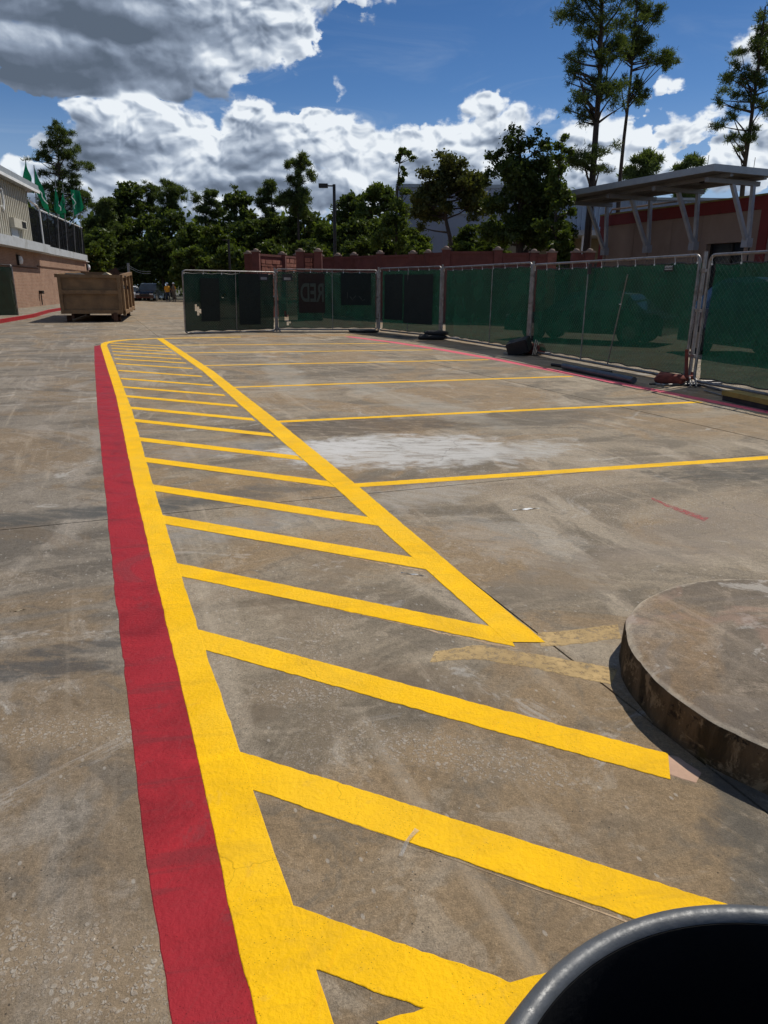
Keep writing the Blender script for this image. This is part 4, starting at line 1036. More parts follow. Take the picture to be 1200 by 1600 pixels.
# railing with black mesh and bleacher braces
rl = MB(); wbox(rl, 4.7, 22.9, .10, .14, 4.02, 6.15); bp(rl.build('rail_mesh', M_meshblack))
for s_ in np.linspace(7.4, 22.9, 8):
    o_ = MB(); o_.tube([wl(s_, .17, 4.0), wl(s_, .17, 6.22)], .045, 6); bp(o_.build('rail_post', M_pole))
o_ = MB(); o_.tube([wl(7.3, .17, 6.22), wl(22.9, .17, 6.22)], .05, 6); bp(o_.build('top_rail', M_white))
o_ = MB(); o_.tube([wl(4.7, .2, 6.55), wl(6.8, .2, 6.40), wl(7.3, .2, 6.25), wl(7.3, .2, 4.0)], .06, 6); bp(o_.build('gate_frame', M_white))
for (s0, z0_, s1, z1_) in ((9, 4.3, 22.5, 6.1), (11, 4.2, 22.7, 5.8), (7.6, 4.6, 18, 4.25)):
    o_ = MB(); o_.beam(wl(s0, -.4, z0_), wl(s1, -.4, z1_), .1, .16); bp(o_.build('bleacher_brace', M_galv))
o_ = MB(); o_.beam(wl(4.9, -.9, 6.4), wl(7.6, -.9, 6.05), .9, .12); bp(o_.build('bleacher_seat', M_white))
for s_, z_ in ((.9, 2.85), (24.2, 3.0)):
    o_ = MB(); o_.lathe([(.001, -.16), (.12, -.14), (.17, 0), (.12, .14), (.001, .16)], 14)
    x = bp(o_.build('wall_lamp', M_white)); x.matrix_parent_inverse = Matrix.Identity(4); x.location = wl(s_, .14, z_) - W0; x.scale = (1, 1, 1.5)
    o_ = MB(); wbox(o_, s_ - .22, s_ + .22, .003, .12, z_ - .28, z_ + .30); bp(o_.build('lamp_base', M_pole))
bp(wbox(MB(), -3, 5.5, .002, .05, 2.45, 2.52).build('drip_band', M_dumprust))
bp(wbox(MB(), 5.503, 24.9, .002, .05, 2.60, 2.66).build('drip_band', M_dumprust))
o_ = MB(); o_.tube([wl(5.2, .1, .2), wl(5.2, .1, .95)], .04, 6); o_.box(wl(5.2, .14, 1.0), (.25, .25, .2)); bp(o_.build('spigot', M_pole))
# flags
def flag(px, py0, py1, s, ptop, lean_, flagpts, label, mark=False):
    base = P(px[1], py1, W0.y + WD.y * s); root = thing('flag', label, 'flag', base, 0, 'green flags along the stadium railing')
    top = P(px[0], py0, W0.y + WD.y * s) - base
    o_ = MB(); o_.tube([(0, 0, 0), tuple(top)], [.045, .03], 8); o_.build('pole', M_galv, root)
    pts = [P(u, v, W0.y + WD.y * s - .1) - base for u, v in flagpts]
    a, b, c, d = pts; vs = []; fs = []; N = 10
    for i in range(N + 1):
        for j in range(N + 1):
            fi, fj = i / N, j / N
            q = a.lerp(b, fi).lerp(d.lerp(c, fi), fj); q = q + Vector((0, .16 * math.sin(fi * 9 + fj * 3 + px[0]) * (fi + .15), 0)); vs.append(q)
    for i in range(N):
        for j in range(N): k = i * (N + 1) + j; fs.append((k, k + 1, k + N + 2, k + N + 1))
    cl = MB().add(vs, fs).build('flag_cloth', M_flag, root, smooth=True)
    if mark:
        c0 = (a + b + c + d) / 4 + Vector((0, -.30, 0)); mk = MB(); er = random.Random(int(px[0]))
        q0 = c0 + Vector((-.12, 0, .5))
        for k_ in range(5):
            q1 = q0 + Vector((er.uniform(-.20, .24), 0, -.22)); mk.tube([q0, q1], .035, 5); q0 = q1
        mk.build('emblem', M_flagw, cl)
flag((40, 44), 250, 384, 5.6, 0, 0, ((40, 252), (52, 290), (51, 302), (33, 292)), 'green flag rising from behind the press box roof')
flag((53, 61), 258, 388, 8.0, 0, 0, ((54, 262), (76, 318), (75, 336), (56, 300)), 'green flag drooping right of the press box roof', True)
flag((86, 93), 275, 392, 12.0, 0, 0, ((87, 292), (95, 332), (94, 338), (84, 328)), 'narrow dark green flag on the third railing pole')
flag((98, 106), 288, 395, 15.5, 0, 0, ((99, 300), (103, 330), (98, 344), (91, 330)), 'dark green flag hanging before the pine trunk', True)
flag((113, 118), 300, 398, 18.7, 0, 0, ((110, 296), (124, 298), (133, 325), (116, 338)), 'bright green flag spread wide with a pale emblem', True)
flag((122, 130), 295, 402, 22.0, 0, 0, ((122, 298), (130, 318), (128, 330), (124, 330)), 'last green flag at the far end of the railing')

# sidewalk with red kerb
sw = [Vector((-10.5, 10)), Vector((-13.6, 22)), Vector((-15.15, 28.4)), Vector((-16.6, 34.5)), Vector((-18.8, 41)), Vector((-22.6, 56)), Vector((-26.2, 70.5)),
      Vector((-30, 71.8)), Vector((-24, 43)), Vector((-16, 10))]
swo = MB().prism(sw, -.03, .13).build('sidewalk', M_walk); tag(swo, kind='structure')
kb = sw[:7]; kin = [p + Vector((.012, 0)) for p in kb]; kout = [p - Vector((-.14, .03)) for p in kb]
k_ = MB()
for i in range(len(kb) - 1):
    k_.prism([kin[i], kout[i], kout[i + 1], kin[i + 1]], -.03, .145)
k_.build('kerb', M_red, swo)
# far kerb by the cars
fk = MB().prism([Vector((-30, 69)), Vector((-26.0, 66.0)), Vector((-24.2, 66.5)), Vector((-24.4, 69)), Vector((-30, 73))], -.03, .16).build('far_kerb', M_red); tag(fk, kind='structure')

# ================================================================ CARS
def car(p, rz, pm, label, suv=False, group=None):
    root = thing('parked_car', label, 'car', p, rz, group)
    Lc_, Wc, Hb, Ht = 4.6, 1.85, .82 if not suv else 1.0, 1.45 if not suv else 1.75
    prof = [(-2.3, .35), (-2.32, .62), (-2.2, Hb - .08), (-1.5, Hb), (-.95, Hb + .04), (1.45, Hb + .06), (2.15, Hb), (2.28, .7), (2.28, .35)]
    def loft(prof_top, zbot, wid, inset, name, mt_, zbase=None):
        N = len(prof_top); vs = []; 
        for yy, k in ((-1, 0), (-1, 1), (1, 1), (1, 0)):
            for x, z in prof_top:
                if k == 0: vs.append((x, yy * wid / 2, zbot))
                else: vs.append((x, yy * (wid / 2 - inset * max(0, (z - zbot)) ** 1.2), z))
        fs = []
        for r in range(3):
            for i in range(N - 1): fs.append((r * N + i, r * N + i + 1, (r + 1) * N + i + 1, (r + 1) * N + i))
        fs.append(tuple([i for i in range(1)] + [N, 2 * N, 3 * N])); fs.append((N - 1, 2 * N - 1, 3 * N - 1, 4 * N - 1)[::-1])
        m_ = MB().add(vs, fs); o__ = m_.build(name, mt_, root, smooth=True); return o__
    loft(prof, .28, Wc, .06, 'body', pm)
    cab = [(-1.15, Hb), (-.35, Ht - .08), (.1, Ht), (1.0, Ht - .02), (1.35 if suv else 1.2, Ht - .12), (2.1 if suv else 1.85, Hb + .02)]
    loft(cab, Hb - .02, Wc - .16, .28, 'cabin', pm)
    loft([(-1.12, Hb + .06), (-.40, Ht - .10), (-.32, Ht - .12), (-.98, Hb + .06)], Hb, Wc - .15, .28, 'windscreen', M_glass)
    for sg in (-1, 1):
        o_ = MB(); y0_ = sg * ((Wc - .16) / 2 - .02)
        o_.add([(-.85, y0_ + sg * .02, Hb + .06), (1.5, y0_ + sg * .02, Hb + .08), (1.1, y0_ - sg * .12, Ht - .12), (-.25, y0_ - sg * .12, Ht - .12)], [(0, 1, 2, 3)]); o_.build('side_window', M_glass, root)
        for x_ in (-1.4, 1.4):
            o_ = MB(); o_.tube([(x_, sg * (Wc / 2 - .2), .33), (x_, sg * (Wc / 2 + .01), .33)], .33, 18); wh = o_.build('wheel', M_tyre, root)
            o_ = MB(); o_.tube([(x_, sg * (Wc / 2 + .011), .33), (x_, sg * (Wc / 2 + .02), .33)], .19, 14); o_.build('rim', M_galv, wh)
        MB().box((-2.27, sg * .68, .66), (.1, .34, .14)).build('headlight', M_white, root)
    MB().box((-2.31, 0, .50), (.05, .9, .18)).build('grille', M_black, root)
    return root
car(G(226, 469.5) + Vector((-1.5, 0, 0)), rad(100), M_car[0], 'white car beyond the dumpster, half hidden by its end', group='cars parked at the far end')
car(G(242, 469.5) + Vector((-1.2, 2, 0)), rad(95), M_car[1], 'slate grey car between the white car and the black one', True, group='cars parked at the far end')
car(G(256, 470) + Vector((-1.2, 0, 0)), rad(90), M_car[2], 'black car beside the two workers', True, group='cars parked at the far end')
car(Vector((6.0, 21.5, 0)), rad(-35), M_car[2], 'dark car seen faintly through the middle green screen', False, group='cars behind the green screens')
car(Vector((8.6, 16.2, 0)), rad(100), M_car[3], 'dark blue car seen faintly through the longest green screen', True, group='cars behind the green screens')

# ================================================================ WORKERS
def person(p, rz, label, vest, legs_m, top_m, helmet=True):
    root = thing('person', label, 'person', p, rz)
    J = {'pelvis': (0, 0, .93, .15), 'waist': (0, 0, 1.08, .14), 'chest': (0, 0, 1.32, .165), 'neck': (0, 0, 1.49, .06), 'head': (0, -.01, 1.60, .085), 'crown': (0, 0, 1.70, .085),
         'hL': (-.10, 0, .88, .10), 'kL': (-.12, -.03, .50, .068), 'aL': (-.13, .02, .09, .045), 'tL': (-.14, -.14, .04, .04),
         'hR': (.10, 0, .88, .10), 'kR': (.13, -.04, .50, .068), 'aR': (.15, .02, .09, .045), 'tR': (.17, -.14, .04, .04),
         'sL': (-.19, 0, 1.41, .07), 'eL': (-.27, .02, 1.13, .048), 'wL': (-.24, -.14, .92, .034), 'fL': (-.22, -.20, .85, .035),
         'sR': (.19, 0, 1.41, .07), 'eR': (.27, .02, 1.13, .048), 'wR': (.20, -.20, 1.08, .034), 'fR': (.15, -.26, 1.10, .035)}
    E_ = [('pelvis', 'waist'), ('waist', 'chest'), ('chest', 'neck'), ('neck', 'head'), ('head', 'crown'), ('pelvis', 'hL'), ('hL', 'kL'), ('kL', 'aL'), ('aL', 'tL'), ('pelvis', 'hR'), ('hR', 'kR'), ('kR', 'aR'), ('aR', 'tR'),
          ('chest', 'sL'), ('sL', 'eL'), ('eL', 'wL'), ('wL', 'fL'), ('chest', 'sR'), ('sR', 'eR'), ('eR', 'wR'), ('wR', 'fR')]
    names = list(J); me_ = bpy.data.meshes.new('body'); me_.from_pydata([J[k][:3] for k in names], [(names.index(a), names.index(b)) for a, b in E_], [])
    o = bpy.data.objects.new('body', me_); COL.objects.link(o)
    md = o.modifiers.new('skin', 'SKIN'); ss = o.modifiers.new('sub', 'SUBSURF'); ss.levels = 1; ss.render_levels = 1
    for i, k in enumerate(names):
        o.data.skin_vertices[0].data[i].radius = (J[k][3], J[k][3] * (.75 if k in ('chest', 'waist', 'pelvis') else 1)); o.data.skin_vertices[0].data[i].use_root = (k == 'pelvis')
    dg_ = bpy.context.evaluated_depsgraph_get(); dg_.update(); bme = bpy.data.meshes.new_from_object(o.evaluated_get(dg_)); bpy.data.objects.remove(o)
    for mt_ in (M_skin, legs_m, top_m): bme.materials.append(mt_)
    for pl_ in bme.polygons:
        c = pl_.center; pl_.material_index = 0 if (c.z > 1.49 or (c.z < 1.16 and abs(c.x) > .185 and c.z > .8 and c.y < -.06)) else (1 if c.z < .96 else 2); pl_.use_smooth = True
    o = link('body', bme, None, root)
    # vest: torso shell
    vb = MB(); rows = []
    for z_, rx, ry in ((.90, .205, .155), (1.08, .20, .15), (1.28, .225, .175), (1.42, .21, .15), (1.475, .12, .10)): rows.append([(rx * math.cos(a_) , ry * math.sin(a_), z_) for a_ in np.linspace(0, 2 * math.pi, 17)[:-1]])
    vv_ = [q for r_ in rows for q in r_]; vb.add(vv_, [(i * 16 + j, i * 16 + (j + 1) % 16, (i + 1) * 16 + (j + 1) % 16, (i + 1) * 16 + j) for i in range(4) for j in range(16)])
    vb.build('vest', vest, root, smooth=True)
    if helmet:
        hh = MB(); hh.lathe([(.16, 1.655), (.125, 1.665), (.12, 1.72), (.085, 1.78), (.001, 1.80)], 16); hh.build('hard_hat', M_hat, root)
    for sx_ in (-.032, .032): MB().box((sx_, -.094, 1.62), (.016, .01, .01)).build('eye', M_black, root)
    return root
pa = G(263, 471.5); pb = G(273, 471.5)
person(pa, .4, 'worker in a yellow-orange vest, navy trousers and white hard hat beyond the dumpster', M_vest, M_jeans, M_vest)
person(pb, -.6, 'worker in khaki clothes and an open orange vest beside the torn fence panel', M_tanc, M_tanc, M_vest, True)

# ================================================================ PRECAST WALL BEHIND THE FENCE
def wall_run(name, label, nodes, stone=(), group=None, zt=None, cap=True):
    "nodes: (px, top y, Y)"
    pts = [P(u, v, Y) for u, v, Y in nodes]; root = thing(name, label, 'wall', (pts[0].x, pts[0].y, 0), 0, group); o0 = Vector((pts[0].x, pts[0].y, 0))
    for i in range(len(pts)):
        q = pts[i]; pr = MB(); pr.box(Vector((q.x, q.y, (q.z + .12) / 2)) - o0, (.34, .34, q.z + .12)); pr.build('pier', M_maroon if i not in (9,) else M_stone, root)
        c_ = MB(); c_.box(Vector((q.x, q.y, q.z + .15)) - o0, (.40, .40, .06)); c_.lathe([(.13, 0), (.13, .03), (.09, .08), (.001, .10)], 12, Vector((q.x, q.y, q.z + .18)) - o0); c_.build('pier_cap', M_cap, root)
    rr = random.Random(9)
    for i in range(len(pts) - 1):
        a, b = pts[i], pts[i + 1]; d = Vector((b.x - a.x, b.y - a.y, 0)); L_ = d.length; d.normalize(); n_ = Vector((d.y, -d.x, 0))
        if n_.y > 0: n_ = -n_
        zz = (a.z + b.z) / 2; mid = Vector(((a.x + b.x) / 2, (a.y + b.y) / 2, zz / 2)) - o0
        pn = MB(); pn.box(mid, (L_ - .34, .12, zz - .02), math.atan2(d.y, d.x)); pno = pn.build('wall_panel', M_maroon, root)
        cp = MB(); cp.box(mid + Vector((0, 0, zz / 2 + .02)), (L_ - .34, .20, .10), math.atan2(d.y, d.x)); cp.build('coping', M_maroon, root)
        if i in stone:
            sb = MB(); z_ = .8
            while z_ < zz - .2:
                hh = rr.uniform(.12, .24); x_ = .25
                while x_ < L_ - .3:
                    ww = rr.uniform(.25, .6); ww = min(ww, L_ - .22 - x_)
                    if ww < .08: break
                    c = a.lerp(b, 0); c = Vector((a.x, a.y, 0)) - o0 + d * (x_ + ww / 2) + n_ * (.06 + rr.uniform(0, .035)); c.z = z_ + hh / 2
                    sb.box(c, (ww - .035, .10, hh - .03), math.atan2(d.y, d.x) + rr.uniform(-.05, .05), Matrix.Rotation(rr.uniform(-.06, .06), 3, 'X') @ Matrix.Rotation(rr.uniform(-.03, .03), 3, 'Y')); x_ += ww
                z_ += hh
            sb.build('stone_relief', M_stone, pno, kind='stuff')
    return root
wall_run('screen_wall', 'maroon precast wall with rough stone relief left of the square pier', [(388, 401, 36.5), (400, 398, 36.0), (441, 402, 38.0), (464, 403, 40.0)], stone=(1, 2))
wall_run('screen_wall', 'short projecting wall bay of stone relief framed by light piers', [(469, 398, 34.0), (497, 398, 33.8)], stone=(0,))
wall_run('screen_wall', 'long smooth maroon wall stepping up towards the big dark tree', [(500, 404, 39.0), (528, 404, 38.5), (553, 403, 38.0), (594, 401, 35.5), (645, 401, 34.0), (669, 400, 33.5), (697, 395, 32.5), (778, 396, 32.0), (834, 400, 31.5), (862, 400, 31.0)], stone=())
wall_run('screen_wall', 'short maroon wall piece with two pale caps beside the canopy', [(900, 400, 30.0), (921, 400, 29.6)])

# ================================================================ RIGHT BUILDINGS
def nt(n_, t_, z=0.0): return Vector((.9166 * n_ - .3998 * t_, .3998 * n_ + .9166 * t_, z))
def nbox(mb, n0, n1, t0, t1, z0, z1): return mb.prism([nt(n0, t0), nt(n1, t0), nt(n1, t1), nt(n0, t1)], z0, z1)
tb = thing('tan_building', 'tan stucco building with a red band under its roof edge', 'building', (0, 0, 0))
WNn = 28.37
nbox(MB(), WNn, 42, 26.97, 34.7, 0, 4.85).build('wall', M_tan, tb)
nbox(MB(), WNn, 42, 8, 24.5, 0, 4.85).build('wall', M_tan, tb)
nbox(MB(), WNn, 42, 24.503, 26.967, 3.57, 4.85).build('wall', M_tan, tb)
nbox(MB(), WNn + .35, WNn + .40, 24.503, 26.967, 0, 3.56).build('glass_door', M_glass, tb)
for t_ in (24.55, 25.7, 26.92): nbox(MB(), WNn + .26, WNn + .348, t_ - .04, t_ + .04, 0, 3.56).build('door_frame', M_pole, tb)
nbox(MB(), WNn - .08, 42.05, 7.9, 34.78, 4.853, 5.40).build('red_band', M_redband, tb)
nbox(MB(), WNn - .10, 42.08, 7.88, 34.8, 5.403, 5.48).build('roof_edge', M_redfl, tb)
for t_ in (34.55, 24.0): nbox(MB(), WNn - .10, WNn - .003, t_ - .35, t_ + .1, 0, 4.85).build('red_pilaster', M_redband, tb)
for t_ in (32.0, 29.3, 27.4): nbox(MB(), WNn - .015, WNn + .02, t_ - .02, t_ + .02, 0, 4.84).build('joint_cover', M_tan, tb)
nbox(MB(), WNn - .015, WNn + .02, 27.45, 34.1, 3.05, 3.10).build('joint_cover', M_tan, tb)
cl_ = MB(); cl_.tube([nt(28.1, 33.9, 3.0), nt(28.1, 33.9, 5.3), nt(28.2, 33.7, 5.66), nt(28.7, 32.5, 5.70), nt(28.7, 29.5, 5.70)], .05, 8); cl_.build('conduit', M_cap, tb)
cnp = thing('steel_canopy', 'grey steel canopy held up by V-shaped struts before the tan building', 'canopy', (0, 0, 0))
T0, T1, N0, N1 = 23.1, 34.1, 24.15, 27.75
nbox(MB(), N0, N1, T0, T1, 6.04, 6.19).build('roof_deck', M_canopy, cnp)
nbox(MB(), N0 - .06, N0 - .003, T0 - .06, T1 + .06, 5.96, 6.22).build('fascia', M_roofg, cnp)
nbox(MB(), N0 - .003, N1, T0 - .06, T0 - .003, 5.96, 6.22).build('fascia', M_roofg, cnp)
nbox(MB(), N0 - .003, N1, T1 + .003, T1 + .06, 5.96, 6.22).build('fascia', M_roofg, cnp)
rb = MB(); t_ = T0 + .1
while t_ < T1 - .1: nbox(rb, N0 + .02, N1 - .02, t_, t_ + .10, 5.98, 6.038); t_ += .26
rb.build('deck_ribs', M_canopy, cnp, kind='stuff')
for n_ in (25.2, 27.1): nbox(MB(), n_ - .08, n_ + .08, T0 + .05, T1 - .05, 5.84, 5.976).build('beam', M_canopy, cnp)
for t_ in (23.75, 26.7, 29.7, 32.9):
    nbox(MB(), 24.5, 27.45, t_ - .09, t_ + .09, 5.66, 5.837).build('cross_beam', M_canopy, cnp)
    for n0_, n_ in ((27.22, 25.95), (27.34, 27.15)):
        o_ = MB(); o_.beam(nt(n0_, t_, 3.50), nt(n_, t_, 5.68), .155, .155, nt(0, 1) - nt(0, 0)); o_.build('strut', M_strut, cnp)
    nbox(MB(), 27.12, 27.44, t_ - .16, t_ + .16, 3.25, 3.62).build('strut_shoe', M_strut, cnp)
    nbox(MB(), 27.22, 27.34, t_ - .06, t_ + .06, 0, 3.25).build('column', M_tan, cnp)
o_ = MB(); o_.lathe([(.001, 0), (.22, 0), (.22, .10), (.001, .10)], 20, nt(25.9, 25.2, 5.86)); o_.build('downlight', M_pole, cnp)
for n_, t_ in ((24.3, 23.6), (26.4, 23.2), (24.3, 33.0)):
    o_ = MB(); o_.tube([nt(n_, t_, 6.19), nt(n_, t_, 6.62)], .012, 5); o_.build('air_terminal', M_pole, cnp)
# blue-grey corrugated hall behind
bh = thing('metal_hall', 'blue-grey ribbed metal hall behind the tan building', 'building', (0, 0, 0))
xa_, xb2, Yh = 11.8, 33.0, 58.0
MB().boxab((xa_, Yh, 5.65), (xb2, Yh + 20, 7.9)).build('upper_wall', M_blue, bh)
rb = MB(); x = xa_ + .1
while x < xb2: rb.box((x, Yh - .04, 6.8), (.08, .078, 2.1)); x += .32
rb.build('siding_ribs', M_blue, bh, kind='stuff')
MB().boxab((xa_ - .1, Yh - .2, 7.903), (xb2, Yh + 20, 8.08)).build('roof_edge', M_roofg, bh)
MB().boxab((xa_, Yh + .3, 0), (xb2, Yh + 19, 5.64)).build('lower_wall', M_ochre, bh)
MB().boxab((xa_ - .3, Yh - 3.2, 5.2), (18.5, Yh + .29, 5.55)).build('porch_roof', M_ledge, bh)
for x in (12.4, 14.3, 17.6): MB().box((x, Yh - 2.9, 2.595), (.24, .24, 5.19)).build('porch_column', M_white, bh)
for x in (13.4, 16.0): MB().boxab((x - .8, Yh + .22, 0), (x + .8, Yh + .297, 3.4)).build('dark_doorway', M_dark, bh)
fbld = thing('far_hall', 'tall pale grey windowless hall behind the round olive tree', 'building', (0, 0, 0))
MB().boxab((1.1, 82, 0), (13.9, 100, 11.6)).build('wall', M_far, fbld)
MB().boxab((.95, 81.85, 11.603), (14.0, 100.1, 11.95)).build('parapet', M_roofg, fbld)
for x in (3.6, 6.2, 8.8, 11.4): MB().boxab((x - .03, 81.96, 0.1), (x + .03, 81.998, 11.5)).build('panel_joint', M_roofg, fbld)
MB().boxab((1.6, 81.8, 9.0), (13.4, 81.95, 9.12)).build('drip_rail', M_roofg, fbld)

# ================================================================ POLES
def light_pole(px, pytop, Y, label):
    p = P(px, pytop, Y); root = thing('street_lamp', label, 'street lamp', (p.x, p.y, 0))
    o_ = MB(); o_.tube([(0, 0, 0), (0, 0, p.z)], [.13, .10], 10); o_.build('pole', M_pole, root)
    o_ = MB(); o_.tube([(0, 0, p.z - .1), (-.45, -.05, p.z - .1)], .05, 6); o_.build('arm', M_pole, root)
    MB().box((-.72, -.05, p.z - .10), (.60, .42, .24)).build('lamp_head', M_pole, root)
light_pole(522, 288, 52, 'tall dark street lamp with a box head rising behind the wall')
p = P(357, 375, 62); r_ = thing('utility_pole', 'thin dark pole standing in the trees behind the torn fence panel', 'pole', (p.x, p.y, 0))
MB().tube([(0, 0, 0), (0, 0, p.z)], .09, 8).build('post', M_pole, r_)
MB().tube([(-.5, 0, p.z), (.1, 0, p.z)], .05, 6).build('arm', M_pole, r_)
p = P(200, 411, 78); r_ = thing('utility_pole', 'short wooden utility pole above the dumpster carrying two wires', 'pole', (p.x, p.y, 0))
MB().tube([(0, 0, 0), (0, 0, p.z)], .14, 8).build('post', M_galv, r_)
for dz, e in ((-.4, (236, 427)), (-.2, (236, 424))):
    e_ = P(e[0], e[1], 74) - Vector((p.x, p.y, 0)); o_ = MB(); s0 = Vector((0, 0, p.z + dz)); o_.tube([s0.lerp(e_, k / 8) - Vector((0, 0, .25 * math.sin(math.pi * k / 8))) for k in range(9)], .022, 5); o_.build('wire', M_galv, r_)
    e2 = P(150, 421 + dz * 5, 80) - Vector((p.x, p.y, 0)); o_ = MB(); o_.tube([s0.lerp(e2, k / 8) - Vector((0, 0, .25 * math.sin(math.pi * k / 8))) for k in range(9)], .022, 5); o_.build('wire', M_pole, r_)

# ================================================================ TREES
def leaves(C, n_, size, rng, asp=.55, shell=.35):
    "C: (k,6) ellipsoids; n_ leaves in total -> quads"
    vol = C[:, 3] * C[:, 4] * C[:, 5]; pr = vol ** .75; pr = pr / pr.sum()
    idx = rng.choice(len(C), n_, p=pr)
    cen = C[idx, :3] + np.clip(rng.normal(size=(n_, 3)), -1.9, 1.9) * C[idx, 3:6] * np.where(rng.random(n_) < .2, .95, .58)[:, None]
    # ragged: pull in by noise
    a = rng.normal(size=(n_, 3)); a /= np.linalg.norm(a, axis=1)[:, None]
    b = np.cross(a, rng.normal(size=(n_, 3))); b /= np.linalg.norm(b, axis=1)[:, None]
    s = size * rng.uniform(.55, 1.35, n_)[:, None]
    V = np.stack([cen - a * s * .5, cen + b * s * asp * .5, cen + a * s * .5, cen - b * s * asp * .5], 1).reshape(-1, 3)
    return V, np.arange(4 * n_).reshape(-1, 4)
def tufts(C, n_, size, rng, per=6):
    "needle tufts: thin triangles fanning from a twig end"
    vol = C[:, 3] * C[:, 4] * C[:, 5]; pr = vol ** .7; pr = pr / pr.sum()
    idx = rng.choice(len(C), n_, p=pr)
    u = rng.normal(size=(n_, 3)); u /= np.linalg.norm(u, axis=1)[:, None]
    cen = C[idx, :3] + np.clip(rng.normal(size=(n_, 3)), -1.9, 1.9) * C[idx, 3:6] * np.where(rng.random(n_) < .2, .95, .60)[:, None]
    out = u * .8 + np.array([0, 0, .35]); cen = np.repeat(cen, per, 0); out = np.repeat(out, per, 0)
    d = out + rng.normal(size=out.shape) * .75; d /= np.linalg.norm(d, axis=1)[:, None]
    sd = np.cross(d, rng.normal(size=d.shape)); sd /= np.linalg.norm(sd, axis=1)[:, None]
    L = size * rng.uniform(.6, 1.2, len(d))[:, None]; wv = L * .13
    V = np.stack([cen - sd * wv * .5, cen + sd * wv * .5, cen + d * L + sd * wv * .3, cen + d * L - sd * wv * .3], 1).reshape(-1, 3)
    return V, np.arange(4 * len(d)).reshape(-1, 4)
def limbs(mb, trunk, C, rng, r0, frac=.75, maxn=60):
    ord_ = rng.permutation(len(C))[:maxn]
    tz = np.array([p[2] for p in trunk])
    for i in ord_:
        c = C[i]; h = c[2] - abs(rng.normal()) * .15 * (tz[-1]) * .35 - c[5] * .5
        h = min(max(h, tz[-1] * .18), tz[-1] * .97)
        k = int(np.searchsorted(tz, h)); k = min(max(k, 1), len(trunk) - 1); f = (h - tz[k - 1]) / (tz[k] - tz[k - 1] + 1e-6)
        a = Vector(trunk[k - 1]).lerp(Vector(trunk[k]), f); b = Vector(c[:3])
        L = (b - a).length
        if L < .2: continue
        m1 = a.lerp(b, .45) + Vector((rng.normal() * .06 * L, rng.normal() * .06 * L, -.05 * L + abs(rng.normal()) * .04 * L))
        r1 = r0 * (1 - .75 * h / tz[-1]) * .42 + .015
        mb.tube([a, m1, b], [r1, r1 * .65, r1 * .22], 5, cap=False)
TREE_N = [0]
def tree(base, trunk, C, kind, label, leafn, size, mt, r0=.2, cat='tree', name=None, group=None, limb_n=50):
    rng = np.random.default_rng(100 + TREE_N[0]); TREE_N[0] += 1
    root = thing(name or ('pine_tree' if kind == 'pine' else 'tree'), label, cat, base, 0, group)
    C = np.array(C, float)
    if trunk is not None:
        tb_ = MB(); n_ = len(trunk); zt_ = trunk[-1][2]
        tb_.tube([Vector(p_) for p_ in trunk], [max(.02, r0 * (1 - .82 * max(0.0, p_[2] / zt_) ** 1.1)) for p_ in trunk], 9)
        limbs(tb_, trunk, C, rng, r0, maxn=limb_n)
        tb_.build('trunk', M_bark, root)
    V, Fq = (tufts(C, leafn, size, rng) if kind == 'pine' else leaves(C, leafn, size, rng))
    np_mesh('crown', V, Fq, mt, root)
    return root
def pix_tree(Y, base_px, trunk_px, clumps_px, kind, label, leafn, size, mt, r0, limb_n=60, depth=1.0, sub=3, group=None, name=None, seed=1):
    "trunk and clumps placed at distance Y; a pixel is Y/1110 metres there. clumps (u, v, ru, rv)"
    s = Y / F_PX; b = P(base_px, 400, Y); base = Vector((b.x, Y, 0)); rng = np.random.default_rng(seed)
    tr = [(0, 0, -.1)] + [tuple(P(u, v, Y) - base) for u, v in trunk_px]
    C = []
    tx_ = np.interp
    for (u, v, ru, rv) in clumps_px:
        c0 = P(u, v, Y) - base
        for k in range(sub):
            dy = rng.normal() * ru * s * .8 * depth
            ox, oz = (rng.uniform(-1, 1) * ru * .85 * s, rng.uniform(-1, 1) * rv * .75 * s) if k else (0, 0)
            C.append((c0.x + ox, dy, c0.z + oz, ru * s * rng.uniform(.30, .55), ru * s * rng.uniform(.30, .55), rv * s * rng.uniform(.26, .50)))
    return tree(base, tr, C, kind, label, leafn, size, mt, r0, limb_n=limb_n, group=group, name=name)

# tall pines at the right
pix_tree(44, 915, [(917, 385), (922, 330), (927, 260), (932, 190), (937, 120), (939, 60), (941, 0), (944, -60), (946, -110)],
    [(882, 22, 22, 12), (905, 12, 20, 14), (890, -8, 24, 14), (955, 20, 20, 14), (965, 45, 18, 14), (925, 35, 18, 14), (960, -10, 24, 16), (920, -30, 22, 16), (945, -70, 24, 22), (930, -105, 18, 18), (962, -60, 20, 16),
     (925, 55, 22, 12), (958, 68, 18, 12), (905, 95, 18, 14), (893, 108, 14, 12), (897, 122, 10, 7), (920, 78, 16, 10), (948, 98, 18, 12), (970, 82, 12, 8),
     (950, 140, 20, 16), (930, 150, 22, 16), (905, 160, 18, 12), (938, 128, 14, 8), (915, 178, 13, 14), (965, 155, 10, 14), (925, 130, 10, 7),
     (905, 238, 18, 11), (925, 245, 22, 14), (945, 240, 14, 10), (912, 255, 24, 12), (935, 262, 20, 8), (893, 245, 12, 10)],
    'pine', 'tallest pine with the thick straight trunk behind the canopy', 6800, .20, M_pine, .26, 60, sub=4, seed=11)
